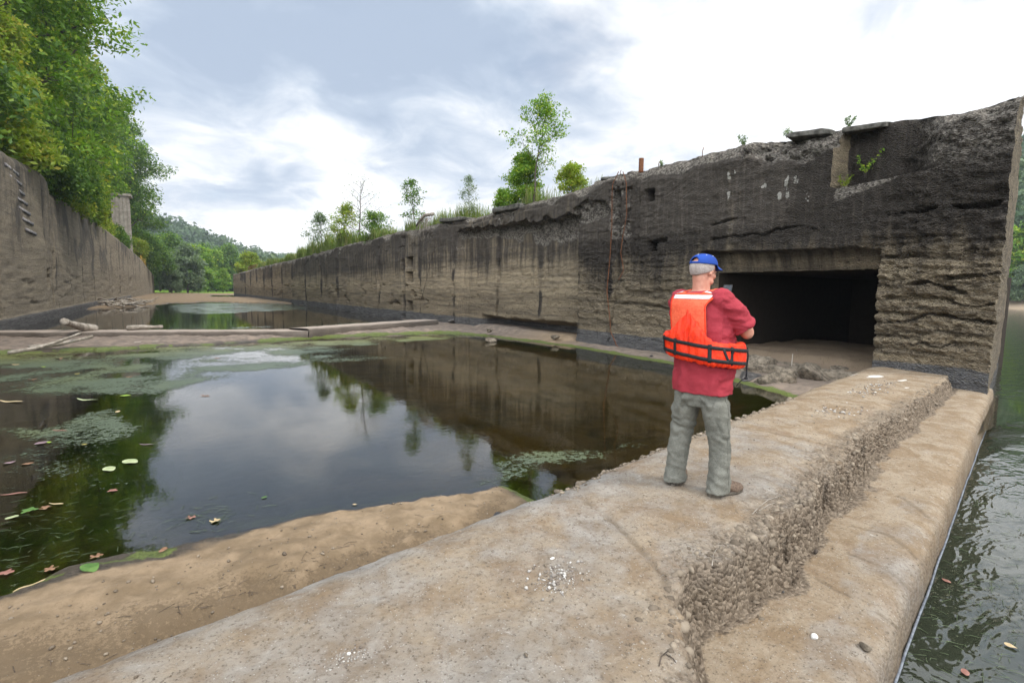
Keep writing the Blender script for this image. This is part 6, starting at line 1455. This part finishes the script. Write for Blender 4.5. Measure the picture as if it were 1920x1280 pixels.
for (px, py, kd, c_, sz, lb) in ((245, 864, 'oval', 'pale', .115, 'large pale green lily leaf floating at the left of the pool'), (205, 878, 'oval', 'pale', .10, 'half sunk pale leaf just left of the large lily leaf'), (403, 975, 'maple', 'tan', .055, 'upright tan maple leaf floating near the sand'),
        (358, 968, 'maple', 'red', .05, 'reddish leaf floating left of the tan maple leaf'), (211, 918, 'maple', 'red', .055, 'pinkish brown leaf below the large lily leaf'), (235, 741, 'oval', 'lime', .10, 'bright lime leaf at the edge of the algae mat'),
        (164, 749, 'long', 'pale', .24, 'long pale green blade floating left of the lime leaf'), (20, 752, 'long', 'tan', .26, 'long tan blade floating at the left picture edge'), (381, 741, 'maple', 'brown', .06, 'pair of brown curled leaves, left one, at the algae edge'), (389, 741, 'maple', 'brown', .06, 'brown curled leaf right of its twin at the algae edge'),
        (665, 944, 'oval', 'tan', .022, 'tiny pale leaf floating by the sand bank'), (112, 806, 'long', 'red', .13, 'long reddish leaf in the left weeds'), (78, 829, 'oval', 'purple', .09, 'purple grey leaf in the left weeds'), (92, 828, 'oval', 'lime', .04, 'small lime leaf touching the purple grey one'),
        (158, 832, 'oval', 'yellow', .035, 'small yellow leaf in the weeds left of the lily leaf'), (275, 832, 'long', 'purple', .10, 'dull purple leaf at the edge of the tree reflection'), (220, 771, 'oval', 'tan', .06, 'thin tan leaf between the lime leaf and the weeds'), (52, 868, 'oval', 'brown', .06, 'brown leaf lying in the left weeds, left of the tan one'),
        (18, 866, 'oval', 'purple', .06, 'greyish leaf at the left edge in the weeds'), (25, 924, 'long', 'red', .12, 'red brown leaf low at the left picture edge'), (55, 955, 'maple', 'green', .08, 'green maple leaf floating in a row of leaves at lower left'), (85, 950, 'maple', 'brown', .06, 'brown leaf right of the green one at lower left'), (105, 943, 'long', 'tan', .08, 'tan blade at the right end of the leaf row'),
        (22, 968, 'oval', 'pale', .05, 'pale leaf at the left end of the leaf row'), (110, 672, 'maple', 'brown', .12, 'brown leaf high in the algae mat'), (242, 706, 'maple', 'brown', .08, 'brown leaf in the middle of the algae mat'), (408, 671, 'oval', 'brown', .10, 'orange brown leaf on the algae mat towards the middle'), (82, 687, 'oval', 'lime', .08, 'lime leaf in the algae mat at the left'),
        (145, 700, 'oval', 'yellow', .07, 'yellow leaf in the algae mat'), (60, 711, 'maple', 'brown', .09, 'brown curled leaf in the algae mat at far left'), (30, 683, 'oval', 'tan', .10, 'tan leaf in the far left of the algae mat'), (495, 931, 'oval', 'green', .03, 'faint green leaf under the sky reflection')):
    p = gz(px, py, POOL_Z+.012); V, F = leaf_shape(kd, rs); a = rs.uniform(0, 6.28) if kd != 'long' else rs.uniform(-.9, -.2)
    V = V*sz*.85@rotz(a).T; V[:, 2] = V[:, 2]*(.6 if kd != 'maple' else 1.3); o = mesh('leaf', V, F, LM[c_], loc=(float(p[0]), float(p[1]), POOL_Z+.008)); tag(o, lb, 'leaf')
for (px, py, kd, c_, sz, lb) in ((170, 1072, 'oval', 'green', .075, 'fresh green leaf lying on the dark mud at lower left'), (305, 1028, 'oval', 'brown', .035, 'brown leaf on the waterline above the sand bank'), (55, 1096, 'long', 'tan', .08, 'curled tan leaf on the weedy shore at lower left'), (95, 1060, 'maple', 'brown', .045, 'brown leaf on the green shore left of the green leaf'),
        (10, 1068, 'maple', 'red', .05, 'reddish leaf on the shore at the picture edge'), (180, 1037, 'maple', 'brown', .045, 'brown leaf at the shore above the green leaf')):
    p = gz(px, py, -.39); z = max(float(fz_(p[0], p[1])), POOL_Z)+.012; V, F = leaf_shape(kd, rs); V = V*sz@rotz(rs.uniform(0, 6)).T; tag(mesh('leaf', V, F, LM[c_], loc=(float(p[0]), float(p[1]), z)), lb, 'leaf')
for (px, py, c_, lb) in ((1775, 1088, 'red', 'reddish leaf in the river near the slab'), (1895, 1210, 'tan', 'pale leaf drifting on the river at the right'), (1810, 1260, 'red', 'dull leaf floating at the lower right of the river')):
    p = gz(px, py, RIVER_Z+.01); V, F = leaf_shape('oval', rs); tag(mesh('leaf', V*.03@rotz(rs.uniform(0, 6)).T, F, LM[c_], loc=tuple(float(v) for v in p)), lb, 'leaf')
# ------------------------------------------------------------------ floating algae sheets
def algae(name, polys, z, x0, x1, y0, y1, st_, c1, c2, scl, rough=.3, bright=0, thin=0.0):
    ax = np.arange(x0, x1, st_); ay = spacing([(y0, st_), (y1, st_*(1 if y1 < 25 else 6))]); X, Y = np.meshgrid(ax, ay, indexing='ij'); A = np.zeros_like(X)
    for pl, amp, soft in polys:
        d = sdpoly(X+.25*fbm(X*1.2, Y*1.2, 4, 801), Y+.25*fbm(X*1.2+9, Y*1.2, 4, 802), pl); A = np.maximum(A, amp*ss(d, -soft*.3, soft))
    A = A*(.8+.45*fbm(X*1.1, Y*1.1, 5, 803))
    mk = (A[:-1, :-1]+A[1:, 1:]+A[1:, :-1]+A[:-1, 1:]) > .02
    m_, t = mat(name); P = t.obj(); a = t.attr('a').outputs['Fac']
    n1_ = t.noise(t.scale(P, (1, 1, 1)), scl, 5, .72, .4); n2_ = t.noise(P, scl*4, 3, .7)
    lvl = t.math('ADD', t.math('MULTIPLY', n1_, .75), t.math('MULTIPLY', n2_, .35))
    al = t.ramp(t.math('ADD', t.math('MULTIPLY', a, .30), t.math('SUBTRACT', lvl, .80)), .0, .05)
    c = t.mix(t.ramp(n2_, .35, .7), c1, c2); c = t.mix(t.ramp(t.noise(P, .9, 4, .6), .45, .7, 0, .4), c, (.10, .11, .03))
    if y1 < 25: c = t.mix(t.ramp(t.math('ADD', t.n('ShaderNodeSeparateXYZ', {0: P}).outputs[1], t.math('MULTIPLY', n1_, 3.0)), 18.0, 20.5, 0, .75), c, t.mix(n2_, (.08, .085, .02), (.20, .20, .05)))
    bs = t.pbsdf(c, rough, t.bump(n2_, .6, .01), .5)
    t.out(t.n('ShaderNodeMixShader', {0: al, 1: t.n('ShaderNodeBsdfTransparent').outputs[0], 2: bs}).outputs[0])
    return tag(mesh(name, np.stack([X, Y, 0*X+z], -1).reshape(-1, 3), gridfaces(len(ax), len(ay), mk, flip=True), m_, attrs=dict(a=A)), kind='stuff')
pz = POOL_Z+.004
algae('floating_algae', [(poly((-80, 662), (200, 652), (420, 645), (620, 636), (820, 626), (900, 632), (700, 650), (620, 680), (480, 700), (330, 745), (0, 745), (-80, 745)), 1.15, .8),
                         (poly((560, 668), (700, 664), (800, 669), (700, 678), (600, 682)), .8, .3),
                         (poly((-80, 800), (60, 800), (180, 765), (300, 752), (300, 800), (285, 870), (270, 930), (150, 950), (0, 985), (-80, 990)), 1.05, .5),
                         (poly((-80, 1120), (0, 1085), (90, 1055), (200, 1035), (300, 1015), (300, 1030), (100, 1075), (0, 1130)), .9, .12),
                         (poly((840, 915), (900, 870), (960, 850), (1080, 835), (1240, 820), (1300, 800), (1200, 860), (1080, 890), (960, 918), (860, 935)), .85, .3),
                         (poly((300, 1010), (330, 960), (480, 930), (500, 960), (420, 1005)), .52, .2)],
      pz, -5.75, 12.6, 3.0, 21.5, .06, (.018, .030, .012), (.12, .15, .095), 15, .42)
algae('far_algae', [([(-1, 44), (2, 40), (7, 44), (12.3, 50), (12.4, 66), (7, 72), (2, 70), (-1.5, 62)], 1.35, 2.5), ([(-5, 28), (-2, 27), (4, 25.5), (12, 28.5), (12, 30.5), (3, 28), (-5, 30)], .9, 1.0)],
      pz, -5.7, 12.5, 25, 74, .25, (.07, .095, .06), (.15, .19, .14), 5, .18)
algae('river_weed', [(poly((1650, 900), (1760, 905), (1960, 890), (2100, 900), (2100, 1290), (1640, 1290), (1640, 1000), z=RIVER_Z), .62, .35)],
      RIVER_Z+.004, 2.0, 9.0, -.4, 3.2, .04, (.020, .020, .010), (.09, .09, .05), 30, .3)
# blades of water weed lying at the surface, and pebbles along the slab's pool edge
rs = np.random.RandomState(91); q = MB()
for i in range(420):
    px, py = (rs.normal(400, 45), rs.normal(975, 22)) if i < 70 else ((rs.uniform(0, 290), 1075-rs.rand()**2*120-.12*rs.uniform(0, 290)) if i < 180 else (rs.uniform(1650, 1915), rs.uniform(930, 1275)))
    rv_ = i >= 180; z = (RIVER_Z if rv_ else POOL_Z)+.006; p = gz(px, py, z); a = rs.normal()*.9+(.2 if not rv_ else -.5); l = rs.uniform(.01, .06)
    d = np.array([math.cos(a), math.sin(a), 0])*l; q.tube([p-d, p+[0, rs.normal()*.01, .003], p+d], .0013, 4)
m_wd = simple('water weed blades', (.05, .075, .03), (.16, .20, .11), .4, 30); tag(q.build('water_weed', m_wd), kind='stuff')
P_, Rr = [], []
for _ in range(420):
    x = rs.uniform(2.3, 7.5); y = float(np.interp(x, [p_[0] for p_ in P_EDGE], [p_[1] for p_ in P_EDGE]))+rs.normal()*.07-.05; P_.append((x, y, float(wz(x, y)))); Rr.append(.008+.008*rs.exponential())
scatter('edge_pebbles', P_, Rr, m_gravel, 65, .2)
for k in range(16):   # grass tuft in the notch
    pass
pn = gx(1583, 352, WX+.28); weed(0, 0, .30, 12, 56, m_leafy, 'bright grass tuft at the lower left corner of the notch', p=tuple(pn), ls=.02)
# ------------------------------------------------------------------ thin summer haze
q = MB(); q.box((60, 330, 95), (1300, 900, 98.2))
m_hz, t = mat('haze air')
t.n('ShaderNodeOutputMaterial', {'Volume': t.n('ShaderNodeVolumePrincipled', {'Color': (.80, .88, 1.0, 1), 'Density': .00038, 'Anisotropy': .3}).outputs[0]})
hz_o = q.build('haze', m_hz, smooth=False); tag(hz_o, kind='stuff')
